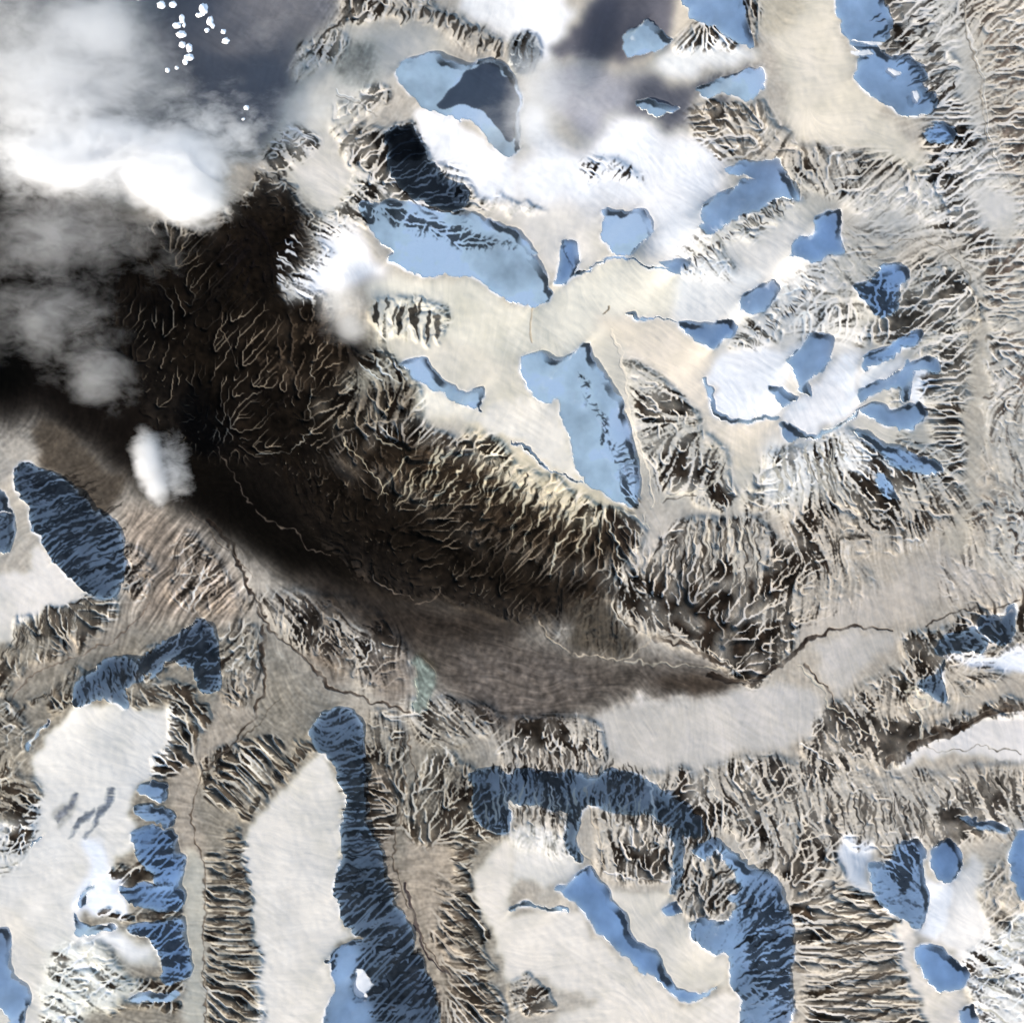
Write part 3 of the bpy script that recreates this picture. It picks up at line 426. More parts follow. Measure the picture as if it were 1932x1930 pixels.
# cliffs and rough ground: share of bare rock 0-1 | coarse 0-1 | jumble 0-1 | blur | outline
RIBS = '''
.15|.4|.4|20|@F 1640,10 1932,10 1932,1100 1760,1100 1820,900 1800,640 1500,470 1600,430 1850,440 1850,330 1760,240 1690,130
.22|.4|.5|14|@F 1870,30 1932,10 1932,360 1895,290 1870,170
.22|.4|.7|12|@F 1868,470 1932,470 1932,1040 1870,1030 1880,850
.0|.5|.5|4|@F 1822,640 1836,560 1858,560 1862,700 1852,850 1850,1000 1800,1040 1780,1040 1824,900
.06|.3|.3|10|@B 1500,900 1640,900 1740,1000 1770,1100 1700,1060 1600,1000 1480,970
.0|.3|.2|8|@B 1760,700 1900,760 1900,900 1800,900
.04|.3|.2|8|@03 1480,250 1560,300 1600,700 1650,1000 1480,900 1380,700 1400,450
.42|.6|.3|9|@03 820,60 1100,60 1250,220 1200,330 1050,430 850,350 960,200
.45|.6|.3|9|@03 1100,430 1380,420 1400,560 1350,700 1180,680 1160,540
.35|.5|.4|9|@03 1180,740 1400,700 1540,830 1500,900 1300,900 1190,880
.38|.5|.4|9|@03 1200,980 1500,960 1620,1100 1600,1300 1450,1350 1250,1280 1200,1150
.35|.6|.6|10|@03 60,1130 300,1100 520,1250 760,1480 700,1560 560,1450 400,1420 240,1400 140,1250
.55|.6|.5|8|@03 600,1400 700,1400 780,1500 700,1530
.6|.6|.5|8|@03 1100,1320 1400,1290 1430,1420 1200,1400
.25|.5|.6|14|@03 300,1180 900,1180 1200,1350 1500,1500 1700,1900 1400,1750 1100,1600 760,1560 500,1480
.25|.7|.25|8|@01 960,40 1100,30 1350,60 1550,130 1700,230 1860,280 1900,360 1750,390 1600,380 1450,260 1250,150 1000,110
.55|.6|.3|8|@01 600,180 700,60 900,30 960,100 820,150 660,200
.5|.6|.4|8|@01 300,440 440,320 640,220 660,320 480,480 330,580
.45|.5|.6|8|@01 600,820 740,780 800,700 1000,700 1000,800 860,800 700,960 600,1000
.82|.7|.35|7|@01 640,1040 760,960 960,1000 1160,960 1280,1170 1420,1320 1560,1380 1610,1480 1500,1600 1300,1550 1100,1480 980,1330 850,1270 700,1250
.45|.7|.3|9|@01 1350,1250 1500,1290 1620,1440 1600,1500 1480,1580 1400,1480
.4|.6|.3|8|@01 780,1300 1000,1300 1100,1500 900,1520 740,1560 660,1500
.55|.7|.3|9|@01 80,1150 250,960 430,1060 380,1180 200,1280 80,1230
.6|.7|.3|9|@01 0,1330 120,1300 220,1380 260,1500 200,1600 0,1640
.85|.7|.4|12|@A 440,880 600,860 830,880 870,800 1000,690 1060,740 1110,800 1110,920 1040,1040 1060,1140 960,1180 800,1060 680,1110 500,1090 430,980
.42|.6|.25|9|@A 1120,840 1240,800 1360,760 1380,840 1220,900 1240,960 1130,1120 1060,1060 1100,950
.7|.7|.5|12|@A 820,1130 1000,1160 1220,1120 1220,1260 1200,1330 1320,1300 1300,1400 1180,1420 1100,1420 900,1330
.2|.85|.15|6|@11 860,340 1260,320 1450,420 1440,560 1300,580 960,640 920,560
.45|.5|.5|9|@11 780,760 1000,740 1140,880 1080,980 900,1060 700,1080 440,1080 560,920 720,860
.72|.7|.3|8|@11 420,1120 900,1050 1100,990 1220,1000 1230,1180 900,1250 640,1310 500,1300
.7|.7|.3|9|@11 620,1320 880,1270 1200,1220 1260,1300 1480,1360 1600,1380 1700,1420 1850,1520 1930,1600 @12 150,1640 400,1760 600,1900 @22 820,40 1000,120 960,240 860,380 820,480 740,640 520,620 300,640 @21 1800,640 1500,560 1300,420 1000,150 @11 900,1900 760,1650
.28|.8|.2|8|@11 1580,1340 1740,1340 1860,1420 1930,1500 @12 200,1700 420,1760 330,1800 0,1700 @11 1800,1560 1640,1480
.86|.5|.8|10|@F 660,950 820,960 960,1060 1080,1120 1060,1150 960,1160 860,1130 740,1060
.80|.4|.9|25|@F 200,560 480,560 600,620 640,740 600,860 460,850 330,830 240,720
.9|.4|.9|20|@F 560,880 720,960 860,1080 760,1110 620,1020
.4|.3|.5|8|@21 1550,460 1650,360 1760,450 1760,560 1700,640 1600,560
.9|.3|.5|8|@21 1520,580 1700,660 1760,560 1930,640 @22 60,700 0,760 @21 1800,700
.74|.7|.25|10|@22 1040,330 1280,100 1500,80 1860,80 1930,200 @23 240,300 300,480 200,880 0,1180 @22 1780,1270 1500,1080 1300,960 1080,930 900,800 800,700 830,580
.82|.6|.7|10|@22 900,560 1250,460 1600,480 1900,560 1880,1000 1700,1130 1450,1010 1100,900 850,720
.85|.5|.5|7|@22 1680,700 1930,650 @23 200,800 100,1080 0,1200 @22 1850,1230 1760,1100
.45|.6|.3|10|@12 860,760 1020,860 1200,980 1200,1150 1000,1120 900,900
.52|.7|.35|10|@12 980,1020 1200,1050 1380,1200 1400,1330 1560,1440 1630,1560 1560,1660 1380,1760 1200,1740 1100,1650 1000,1500 940,1280
.55|.6|.25|6|@12 1420,1800 1560,1700 1700,1760 1600,1880 1400,1900
.3|.6|.25|12|@12 1280,0 1500,0 1700,60 1600,160 1400,160
.34|.6|.2|8|@B 620,990 700,880 860,790 1000,740 1100,740 1060,800 900,900 780,960 700,1040
.34|.6|.25|9|@B 830,1300 920,1200 1040,1090 1140,1000 1200,1000 1140,1080 1080,1180 1000,1280 880,1320
.14|.5|.5|12|@B 1040,1180 1100,1000 1200,950 1290,990 1280,1120 1330,1200 1250,1280 1080,1290
.5|.5|.6|10|@B 1490,1020 1600,1000 1740,1100 1740,1300 1640,1400 1500,1290 1460,1200
.55|.5|.5|8|@B 1330,1240 1480,1190 1560,1260 1420,1280 1300,1290
.4|.5|.6|10|@B 1560,1390 1700,1380 1700,1560 1620,1640 1560,1560
.6|.5|.5|8|@13 1000,1000 1040,1050 1030,1130 960,1100 900,1060
.28|.8|.15|10|@13 0,1480 300,1430 560,1280 760,1380 900,1600 1000,1930 0,1930 @12 1700,1930 1800,1700
.5|.6|.4|14|@13 400,1650 600,1600 900,1580 1300,1640 1440,1750 1300,1930 @23 900,200 600,300 300,200 200,0 @13 300,1850
.55|.6|.5|9|@13 1000,1380 1250,1440 1400,1250 1460,1500 1400,1700 1300,1600 1050,1450
.4|.5|.5|14|@23 200,0 1300,0 1100,240 900,320 600,300 400,480 200,560
.25|.4|.3|12|@23 250,500 600,340 800,480 760,640 450,760 250,820
.3|.5|.9|14|@23 1500,0 1930,0 1930,200 1800,450 1700,350
.2|.4|.7|12|@22 0,650 200,620 320,760 400,1000 200,860
.18|.3|.3|10|@22 480,700 720,650 900,900 900,1060 560,1060
.55|.6|.45|10|@23 1000,960 1300,880 1600,760 1930,680 1930,1010 1700,1060 1500,1060 1300,1160 1100,1120
.55|.5|.6|10|@23 620,1400 800,1250 1000,1160 1200,1110 1300,1200 1350,1430 1200,1560 1000,1560 760,1560
.78|.7|.3|7|@23 640,1560 900,1560 1100,1500 1200,1640 1400,1560 1930,1400 1930,1500 1600,1560 1200,1740 1000,1850 880,1920 760,1860 680,1700
.5|.5|.7|8|@23 420,1500 620,1450 760,1900 400,1900 260,1780
.4|.5|.3|9|@23 1350,1140 1700,1180 1900,1200 1700,1280 1400,1400
.34|.5|.4|10|@D 700,1000 900,930 1200,960 1420,1000 1500,1000 1930,960 1930,1180 1850,1240 1700,1220 1560,1260 1200,1250 1240,1400 1050,1350 950,1350 820,1180
.58|.7|.2|8|@D 1180,1080 1350,1060 1500,1060 1640,1120 1700,1230 1500,1260 1250,1250
.5|.6|.2|8|@D 1640,1040 1900,980 1930,1180 1850,1190 1720,1150
.5|.6|.3|8|@D 1000,1330 1200,1280 1240,1400 1180,1430 1050,1400
.5|.75|.2|7|@D 1060,1480 1180,1400 1300,1430 1400,1480 1440,1560 1450,1700 1540,1930 1150,1930 1110,1750 1070,1600
.30|.75|.15|6|@D 1700,1720 1760,1620 1860,1500 1930,1450 1930,1930 1760,1900
.28|.6|.3|6|@D 1780,1360 1860,1340 1880,1500 1780,1540
.5|.5|.5|9|@D 0,800 300,800 340,960 280,1000 0,1000
.6|.5|.5|8|@C 1600,960 1740,940 1920,1200 1800,1230 1680,1230 1560,1200
.45|.5|.7|10|@D 330,1130 500,1000 700,1000 820,1160 760,1200 640,1240 580,1380 350,1370
.45|.4|.6|7|@D 640,1270 740,1220 850,1400 820,1540 680,1530 630,1430
.25|.4|.7|8|@D 0,1110 200,1130 220,1300 100,1280 0,1250
.7|.6|.3|5|@C 80,400 180,380 350,330 430,330 430,400 330,440 200,470 100,500 60,480
.4|.6|.3|8|@C 30,520 100,490 240,470 400,440 260,530 100,570 30,620
.5|.6|.3|5|@C 0,560 60,500 60,620 0,680
.35|.5|.4|8|@C 0,760 60,740 120,860 60,1000 140,1000 120,1200 0,1300
.5|.5|.5|6|@C 200,670 300,600 300,700 200,760
.75|.5|.5|6|@C 520,560 620,500 680,540 580,620 520,660
.55|.6|.4|5|@C 490,660 700,640 720,720 600,720 490,720
.62|.7|.2|5|@C 640,740 720,720 780,760 740,860 680,960 640,1000 570,1000 600,930 650,840
.4|.5|.7|9|@C 820,460 960,430 980,560 940,680 860,740 830,620
.25|.75|.2|5|@C 910,1130 1000,1020 1080,920 1180,850 1200,900 1130,960 1040,1060 960,1150
.42|.75|.2|7|@C 760,960 860,880 1050,880 1000,980 900,1120 800,1100
.3|.8|.15|4|@C 860,1220 910,1200 930,1330 960,1480 950,1600 900,1640 870,1500 860,1350
.45|.8|.2|6|@C 780,1300 860,1380 870,1640 900,1900 800,1900 780,1650
.5|.7|.5|7|@C 860,1640 960,1640 980,1900 860,1920
.45|.4|.4|8|@C 1380,780 1500,800 1520,1000 1480,1180 1390,1200
.4|.4|.4|12|@C 1560,1000 1760,1000 1760,1230 1560,1230 1530,1100
.3|.75|.2|4|@C 1710,1250 1770,1240 1770,1480 1730,1480
.62|.75|.2|6|@C 1700,1470 1790,1480 1830,1680 1900,1930 1780,1930 1740,1750 1690,1600
.2|.5|.3|8|@C 1640,1430 1710,1430 1760,1900 1700,1930
.45|.3|.3|5|@C 1640,1600 1740,1570 1690,1680
.35|.4|.5|10|@C 700,80 900,300 960,360 820,380 720,360 620,300
.3|.4|.6|8|@C 440,120 600,220 540,330 470,300
.45|.4|.5|14|@C 1000,330 1280,330 1500,480 1540,640 1400,660 1280,600 1060,430
.5|.4|.5|10|@C 1520,720 1860,740 1860,830 1640,880
.35|.6|.4|6|@C 420,1360 560,1330 600,1400 480,1400
.62|.7|.3|3|@30 820,740 960,790 1100,770 1220,760 1250,860 1120,880 940,850
.6|.7|.3|3|@30 730,1100 900,1080 1100,1090 1330,1090 1330,1150 1100,1150 850,1140
.55|.6|.5|4|@30 840,1800 1000,1770 1300,1770 1340,1820 1050,1830 860,1850
.55|.6|.5|4|@30 1000,1620 1180,1600 1340,1610 1330,1680 1090,1690
.22|.8|.2|8|@30 560,1280 800,1330 960,1560 1080,1680 860,1800 640,1850 400,1930 300,1800 360,1500
.35|.5|.7|9|@30 0,150 200,100 260,200 200,300 120,560 200,580 100,700 0,720
.6|.6|.4|4|@32 0,1640 160,1590 300,1700 320,1800 200,1830 0,1800
.4|.6|.4|6|@02 1220,300 1400,200 1560,230 1700,330 1500,380 1350,380 1200,420
.62|.6|.2|6|@02 1330,830 1500,780 1700,800 1900,800 1850,920 1700,950 1500,1000 1350,950
.3|.6|.4|8|@02 1350,950 1700,950 1930,900 @03 200,1000 100,1150 0,1170 @02 1700,1180 1550,1180 1400,1060
.4|.5|.5|7|@02 1730,60 1830,60 1870,300 1800,330 1760,200
.3|.5|.6|8|@02 540,1200 760,1200 1000,1330 900,1380 700,1330 560,1420
.45|.5|.5|5|@02 0,1530 150,1530 260,1600 150,1610 0,1600
.3|.5|.7|6|@01 1620,1500 1900,1480 1930,1560 1640,1580
.45|.5|.6|6|@02 0,260 180,300 210,400 180,540 60,540 0,480
'''
# pale gully lines on the dark rock: share | outline
VEINS = '''
.9|@F 240,560 420,560 600,600 700,700 720,800 640,860 640,960 540,900 420,860 300,800
.9|@F 640,880 900,900 1100,960 1180,1060 1100,1110 960,1080 800,1020 680,960
.95|@F 420,760 600,680 640,760 600,860 480,860
.6|@F 560,1000 700,1000 1000,1130 960,1160 860,1130 740,1060
.7|@F 260,430 420,430 410,560 300,560
'''
# rock and snow marks inside the shaded faces (same columns)
RIBS_IN = '''
.40|.5|.2|5|@01 980,1580 1200,1620 1500,1720 1900,1830 1930,1900 1700,1880 1400,1800 1100,1720 1000,1660
.5|.5|.2|3|@01 780,1560 900,1560 900,1700 860,1740 800,1660
.5|.75|.1|4|@12 490,860 540,870 620,1020 690,1180 740,1360 720,1420 640,1240 560,1040
.5|.7|.1|5|@12 690,1360 780,1390 880,1500 920,1680 960,1860 880,1880 820,1700 740,1560
.55|.8|.2|6|@30 1130,500 1260,500 1300,680 1340,860 1180,880 1150,700
.5|.7|.3|5|@30 1240,1000 1360,1000 1340,1090 1240,1080
.6|.8|.2|5|@30 1230,1240 1370,1240 1400,1400 1340,1560 1220,1580 1240,1400
.62|.8|.15|6|@32 1570,700 1640,760 1740,860 1820,960 1880,1100 1930,1280 1930,1800 1800,1600 1760,1350 1700,1150 1640,900
.45|.8|.15|7|@33 0,1060 120,1150 190,1350 180,1600 190,1900 0,1930
.5|.5|.3|5|@33 900,640 1100,600 1130,800 1000,920 940,860
.55|.8|.15|6|@31 660,80 820,80 830,400 880,520 700,560 690,300
.5|.8|.15|6|@31 680,580 900,580 980,820 1030,1000 860,1240 740,1180 700,900
.4|.8|.2|8|@31 860,1350 1130,1330 1250,1500 1330,1700 1380,1900 1100,1900 1050,1700 880,1560
.0|.5|.1|4|@31 590,1420 760,1330 800,1450 740,1560 700,1700 840,1760 850,1900 580,1900
.6|.5|.2|4|@20 1500,860 1640,1050 1640,1330 1520,1340 1440,1160 1350,1100
.7|.5|.3|4|@20 1060,1120 1160,1060 1250,1200 1100,1270 1060,1250
.5|.4|.5|8|@13 700,240 860,120 1000,200 940,400 780,420
'''
# combs of parallel ribs along cliff crests: colour (R = bare rock) | spacing | length | width | direction | clearing | crest
COMBS = '''
R|11|32|8|-.35,1|.7|@01 990,50 1150,50 1300,60 1480,120 1650,200 1800,280 1900,340
R|17|60|12.5|-.08,1|.8|@11 880,330 1050,330 1220,340 1340,400 1440,440
R|9|26|6|-.5,1|.5|@01 1350,1250 1450,1300 1560,1400 1600,1480
R|9|36|4.5|1,.62|.7|@A 1120,850 1080,930 1040,1010 1020,1090
250,250,250|12|34|5|1,.62|0|@A 1090,880 1060,960 1030,1060
R|5.5|38|3.6|-.12,1|.3|@20 100,900 300,790 500,720 720,640
R|9|32|7|-.8,-.62|.6|@C 1200,890 1100,970 1010,1080 930,1180
R|9|40|6.5|-1,.06|.5|@C 905,1200 930,1330 960,1480 945,1600
R|21|26|8|-1,.06|.4|@C 850,1390 850,1700
R|9|32|6.5|-1,.18|.4|@C 1775,1230 1775,1480 1800,1620 1850,1760 1900,1900
R|20|120|8|-1,.34|.5|@D 1400,1440 1440,1540 1460,1700 1520,1880
R|13|60|5|-1,.3|.2|@D 1250,1400 1300,1550 1330,1700 1360,1900
R|9|44|6|1,-.12|0|@31 640,40 650,250 660,450 660,640 640,800 650,1000
R|10|42|6.5|1,-.22|0|@31 745,60 750,300 770,500 840,700 880,900 920,1050
R|12|60|6.5|1,-.3|0|@31 860,1250 980,1450 1080,1650 1160,1850
R|11|44|7|-.8,.6|0|@32 1640,720 1720,860 1800,980 1850,1150 1880,1350 1920,1550
R|10|46|6|-1,.35|0|@33 150,1080 180,1250 190,1450 180,1650 190,1880
R|12|80|6.5|1,-.36|0|@10 110,1660 250,1800 380,1930 @20 350,130 470,330 590,500
R|12|60|6|1,-.36|0|@10 350,1680 480,1800 600,1930 @20 680,130 760,300 820,450
R|10|46|6|1,-.62|0|@20 1330,1000 1400,1130 1460,1250 1500,1340
R|11|34|6|.1,1|0|@20 620,1300 760,1200 900,1150 1020,1200
R|13|13|5.5|-1,.35|0|@12 540,880 590,1000 640,1100 700,1200 740,1330
R|12|26|5|-1,.25|0|@12 860,1380 900,1500 930,1640 950,1760
240,244,250|13|30|4|-1,.2|0|@12 890,1440 940,1600 970,1720
R|7.5|15|6|.25,-1|0|@23 1930,1470 1700,1525 1500,1590 1300,1670 1150,1740 1000,1830
R|13|120|5.5|.02,1|.5|@22 1300,80 1480,70 1650,80 1900,70
R|13|70|5|-.3,1|.3|@22 1130,160 1250,220 1400,260
R|11|62|6|-.45,1|.6|@11 1300,1420 1600,1430 1860,1540 @12 200,1720 500,1850
R|13|70|6|-.3,1|.3|@11 900,1560 1200,1600 1500,1660 1800,1750 @12 100,1900
232,219,192|15|66|6.5|-.45,1|0|@11 1350,1430 1600,1450 1860,1560 @12 200,1740 500,1870 700,1920
214,200,172|17|75|4.5|-.5,1|0|@11 1100,1560 1400,1640 1700,1740 1930,1800 @12 200,1930
222,212,196|16|95|5|.0,1|0|@22 1320,60 1480,70 1650,80 1900,70
R|12|70|7|-.35,1|0|@11 1400,1560 1650,1640 1900,1740 @12 300,1900
180,172,160|12|110|4|.18,1|0|@13 0,1480 300,1440 500,1350
120,112,102|14|80|3.5|.45,.9|0|@13 250,1480 480,1400 640,1330
R|8|24|4.2|.72,.8|.6|@B 640,990 760,920 880,830 1000,770
R|8|17|3.5|.62,.7|.4|@B 880,1290 960,1220 1060,1130 1130,1060
188,182,170|11|62|4.5|1,.32|0|@33 1930,1120 1750,1350 1620,1560 1560,1800
R|12|68|6|.12,1|.4|@D 1180,1080 1300,1070 1450,1080 1600,1150
R|12|50|5.5|.35,1|.3|@D 1640,1050 1760,1010 1880,990
R|10|30|6|-.9,.5|.4|@03 860,90 950,250 1000,340 1130,450 1220,600 1300,760
R|11|36|7|-1,.5|.4|@03 1150,80 1260,250 1380,480 1420,640
R|12|44|6|.05,1|.4|@32 0,-120 200,-130 420,-120
190,182,172|13|46|5|.05,-1|0|@32 -200,460 0,330 300,345 520,330
190,182,172|12|40|5|.1,-1|0|@32 660,320 850,370 980,330
R|9|34|5|.02,1|0|@32 -250,430 0,290 250,300 520,300
R|9|30|5|.02,1|0|@32 660,280 850,350 1000,300 1120,400 1400,500
R|8|22|4.5|0,-1|0|@32 -280,80 0,60 260,60 530,60 700,60 980,80
R|12|30|6|.1,1|.3|@31 930,1540 1000,1590
R|9|22|5|.1,1|0|@32 0,40 200,40 500,40
R|9|20|5|.1,1|0|@32 660,80 840,50 980,90
R|9|20|5|-.35,1|.4|@02 1400,800 1600,790 1850,820
R|10|26|5.5|-.6,.75|.5|@01 80,1160 250,1000 420,1060
245,245,245|12|30|4|.75,.55|0|@01 90,1120 240,960 400,1040
R|11|26|6|-.7,.75|.4|@01 420,400 600,200 760,60
R|10|24|5|.8,.62|.4|@01 0,1340 100,1300 240,1380
R|9|20|4|-.4,.8|.3|@20 0,1100 100,1000 200,960
R|9|20|4.5|-.7,.8|.3|@20 60,1560 200,1460 350,1360 500,1300
R|10|24|5|1,.2|.4|@20 1300,1560 1260,1700 1220,1860
'''
# down-slope directions: from>to
FLOW = '''
@01 1100,40>1080,130 @01 1250,60>1200,160 @01 1500,140>1450,260 @01 1700,240>1660,370 @01 1860,280>1840,380
@01 700,60>640,180 @01 850,40>800,120 @01 480,300>420,400 @01 350,480>310,560
@01 760,980>700,1080 @01 950,1010>850,1150 @01 1000,1150>900,1280 @01 1300,1250>1200,1420 @01 1500,1350>1430,1500 @01 1150,1250>1050,1400
@01 250,1000>350,1080 @01 100,1100>250,1230 @01 20,1370>120,1460 @01 60,1500>160,1580
@01 800,1330>950,1440 @01 700,1500>850,1560
@A 1200,880>1280,940 @A 1130,950>1200,1000 @A 1080,1050>1150,1100 @A 1240,800>1330,840
@A 620,1010>680,1100 @A 500,900>560,1060 @A 760,900>700,1000 @A 900,950>860,1060
@11 300,450>240,700 @11 420,480>400,680 @11 950,330>960,600 @11 1080,330>1060,600 @11 1220,350>1180,580 @11 1430,430>1390,580 @11 1320,480>1290,580
@11 900,780>1080,960 @11 800,820>950,960 @11 600,950>450,1150 @11 700,900>560,1050
@11 900,1100>880,1250 @11 1150,1000>1080,1230 @11 600,1080>440,1280 @11 1000,1050>960,1230
@11 650,1370>800,1560 @11 900,1350>1080,1470 @11 1240,1380>1100,1700 @11 1480,1400>1280,1750 @11 1650,1450>1450,1800 @11 1900,1580>1650,1920 @11 800,1560>960,1900
@12 100,1650>-60,1930 @12 350,1780>220,1930 @12 560,1880>520,1930
@21 1400,150>1200,350 @21 1700,20>1640,200 @21 1900,100>1800,320
@22 60,60>-20,200 @22 300,0>270,260 @22 470,100>280,480 @22 600,140>540,450 @22 640,30>680,300 @22 700,20>850,370 @22 900,20>1030,110
@22 1280,20>1060,560 @22 1250,200>1150,600 @22 1450,120>1420,420 @22 1600,100>1620,570 @22 1780,120>1820,560 @22 1900,60>1930,400 @22 1550,500>1400,700 @22 1000,600>1250,760 @22 1300,700>1600,900 @22 1750,620>1720,1000 @22 1800,800>1700,1150 @22 1560,800>1620,900
@22 540,700>480,1000 @22 700,700>720,1050 @22 850,900>900,1050 @22 250,700>330,900
@22 0,1180>500,1220 @22 300,1300>900,1180 @22 0,1500>500,1420 @22 1200,1230>1700,1290 @21 1500,900>1920,1000 @21 1400,1150>1920,1300 @21 1000,650>1300,900 @21 400,450>900,800 @21 0,150>300,420
@22 1300,1420>1280,1800 @22 1550,1400>1650,1700 @22 1900,1330>1700,1600 @22 900,1480>1100,1800 @23 100,1340>180,1700
@12 880,780>1180,960 @12 900,950>1150,1150 @12 1000,1050>1330,1130 @12 1000,1380>1400,1300 @12 1250,1380>1160,1620 @12 1400,1480>1260,1740 @12 1560,1520>1430,1700
@12 1450,1790>1540,1900 @12 1560,1720>1660,1830 @12 1680,1650>1760,1760
@12 1300,40>1380,120 @12 1450,20>1520,100 @B 660,960>760,1020 @B 800,840>900,900 @B 960,760>1040,830
@B 850,1300>900,1340 @B 920,1200>1000,1260 @B 1060,1080>1150,1140 @B 1130,1020>1200,1060
@B 1060,1250>1180,1170 @B 1200,960>1280,1040 @B 1500,1080>1640,1000 @B 1520,1180>1700,1140 @B 1560,1300>1720,1300 @B 1600,1420>1720,1440
@B 1260,1600>1500,1760 @B 1380,1600>1600,1700 @B 1000,1680>960,1900 @B 1100,1660>1120,1900 @B 1200,1640>1300,1900 @B 1500,1680>1700,1760
@13 100,1480>40,1900 @13 250,1450>300,1900 @13 420,1380>560,1700 @13 620,1300>850,1650 @13 650,1280>1000,1480
@23 100,30>140,400 @23 400,20>480,350 @23 700,30>800,280 @23 1000,20>1080,250 @23 600,200>900,100 @23 300,500>250,800
@B 1560,60>1420,130 @B 1640,180>1500,240 @B 1680,300>1560,400 @B 1700,420>1600,460 @B 1640,560>1560,640 @B 1880,60>1800,140 @B 1900,220>1830,260 @B 1880,420>1820,460
@B 1900,600>1830,640 @B 1850,900>1780,960 @B 1900,1200>1860,1230 @B 1900,1500>1860,1700 @B 1200,640>1160,560 @B 1300,760>1400,640
@23 1100,880>1160,1100 @23 1400,820>1480,1000 @23 1800,760>1860,960 @23 1300,1200>1260,1420 @23 800,1300>860,1420 @23 1000,1550>1100,1720 @23 1300,1560>1340,1700 @23 1600,1450>1620,1560 @23 700,1600>760,1780
@23 1450,1120>1930,1140 @23 1400,1250>1600,1380
@D 1200,1000>1300,1100 @D 1280,1080>1290,1240 @D 1380,1060>1440,1240 @D 1500,1050>1580,1240 @D 1640,1060>1740,1160 @D 1780,990>1850,1160 @D 1880,960>1900,1180
@D 800,1000>900,1180 @D 950,1100>1050,1300 @D 720,1000>780,1150 @D 1100,1000>1150,1100
@D 1150,1420>1100,1480 @D 1380,1480>1090,1560 @D 1420,1600>1100,1660 @D 1440,1740>1130,1800 @D 1500,1880>1180,1900
@D 1760,1620>1920,1700 @D 1850,1500>1930,1540 @D 1780,1760>1920,1840 @D 1780,1350>1870,1390
@D 20,830>20,960 @D 140,820>160,960 @D 300,820>330,940 @D 40,1100>60,1260 @D 160,1120>190,1280 @D 420,1010>380,1160 @D 560,1060>560,1200 @D 680,1080>600,1220 @D 420,1240>440,1340 @D 720,1250>720,1500 @D 680,1300>660,1450
@D 860,1450>800,1560 @D 930,1520>830,1640 @D 980,1640>870,1740 @D 1020,1760>880,1840 @D 900,1300>840,1370
@C 130,420>120,480 @C 250,380>230,470 @C 380,340>360,420 @C 60,540>20,600 @C 100,500>80,560 @C 300,480>280,530
@C 40,780>100,820 @C 60,900>20,960 @C 30,1060>90,1080
@C 180,150>300,90 @C 240,220>400,150 @C 320,290>450,230 @C 160,40>240,20 @C 700,560>800,500 @C 740,640>820,580 @C 660,500>720,430 @C 380,640>420,720
@C 640,760>740,790 @C 620,880>700,920 @C 580,970>660,1000
@C 1180,870>1120,830 @C 1080,980>1020,930 @C 980,1080>920,1020 @C 920,1160>840,1100 @C 900,1260>820,1260 @C 940,1400>800,1400 @C 950,1560>800,1560 @C 950,1750>800,1760
@C 1260,850>1340,820 @C 1290,1000>1380,980 @C 1300,1200>1420,1190 @C 1290,1400>1450,1380 @C 1310,1540>1500,1500 @C 1400,1700>1600,1660 @C 1420,1850>1620,1830
@C 540,1250>660,1250 @C 480,1400>660,1390 @C 400,1520>660,1530 @C 600,1680>700,1700 @C 300,1640>480,1740 @C 280,1780>420,1860
@C 1400,820>1440,1000 @C 1500,820>1520,1000 @C 1620,980>1600,1200 @C 1720,960>1700,1200 @C 1760,1300>1700,1300 @C 1790,1550>1700,1540 @C 1830,1750>1730,1780
@C 560,40>480,300 @C 660,100>520,330 @C 740,200>620,330 @C 840,260>760,360 @C 900,460>900,700 @C 1060,340>1140,600 @C 1300,440>1380,600 @C 1480,560>1500,700 @C 1600,760>1750,860 @C 750,800>760,1000
@C 90,880>160,840 @C 200,960>400,1000 @C 200,1300>300,1280 @C 1000,1150>1260,1180 @C 1000,1500>1230,1480
@D 60,1700>300,1660 @D 500,1600>600,1700
@B 20,640>200,560 @B 300,560>200,700 @B 1050,100>1150,110 @B 1100,240>1200,220 @B 1250,480>1400,520 @B 1000,120>960,60
@B 640,440>720,520 @B 760,410>820,500 @B 880,420>900,480 @B 1000,460>960,560 @B 600,180>700,120 @B 820,120>740,200
@A 300,1250>420,1340 @A 600,1300>560,1500 @A 800,1250>760,1500 @A 1000,1500>920,1650 @A 1100,1560>1160,1640 @A 700,1650>900,1700 @A 500,1100>460,1300 @A 1000,1250>940,1360 @A 1150,1180>1120,1330
'''
# ------------------------------------------------------------------ fields
def rows(block):
    for ln in block.strip().splitlines():
        if ln.strip():
            yield ln.strip().split('|')


# --- shaded faces
shade = np.zeros((N, N), F4)
shade_rock = np.zeros((N, N), F4)
SHADE_POLY = {}
for key, rk, outline in rows(SHADE):
    P = pts(outline)
    sl, m = poly_mask(P, 0)
    SHADE_POLY[key] = P
    shade[sl] = np.maximum(shade[sl], m)
    shade_rock[sl] = np.where(m > 0, float(rk), shade_rock[sl])
for w, l in rows(SHADE_LINES):
    sl, m = line_mask(l, float(w), float(w) * .7)
    shade[sl] = np.maximum(shade[sl], (m > .5))
for (outline,) in rows(PEAKS):
    sl, m = poly_mask(outline, 0)
    shade[sl] *= 1 - m
shade = shade > .5

# --- ground colour
tone = np.empty((N, N, 3), F4)
tone[:] = (190, 180, 169)
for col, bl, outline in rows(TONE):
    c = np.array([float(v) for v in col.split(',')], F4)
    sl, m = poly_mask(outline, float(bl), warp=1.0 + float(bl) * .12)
    tone[sl] += m[..., None] * (c - tone[sl])
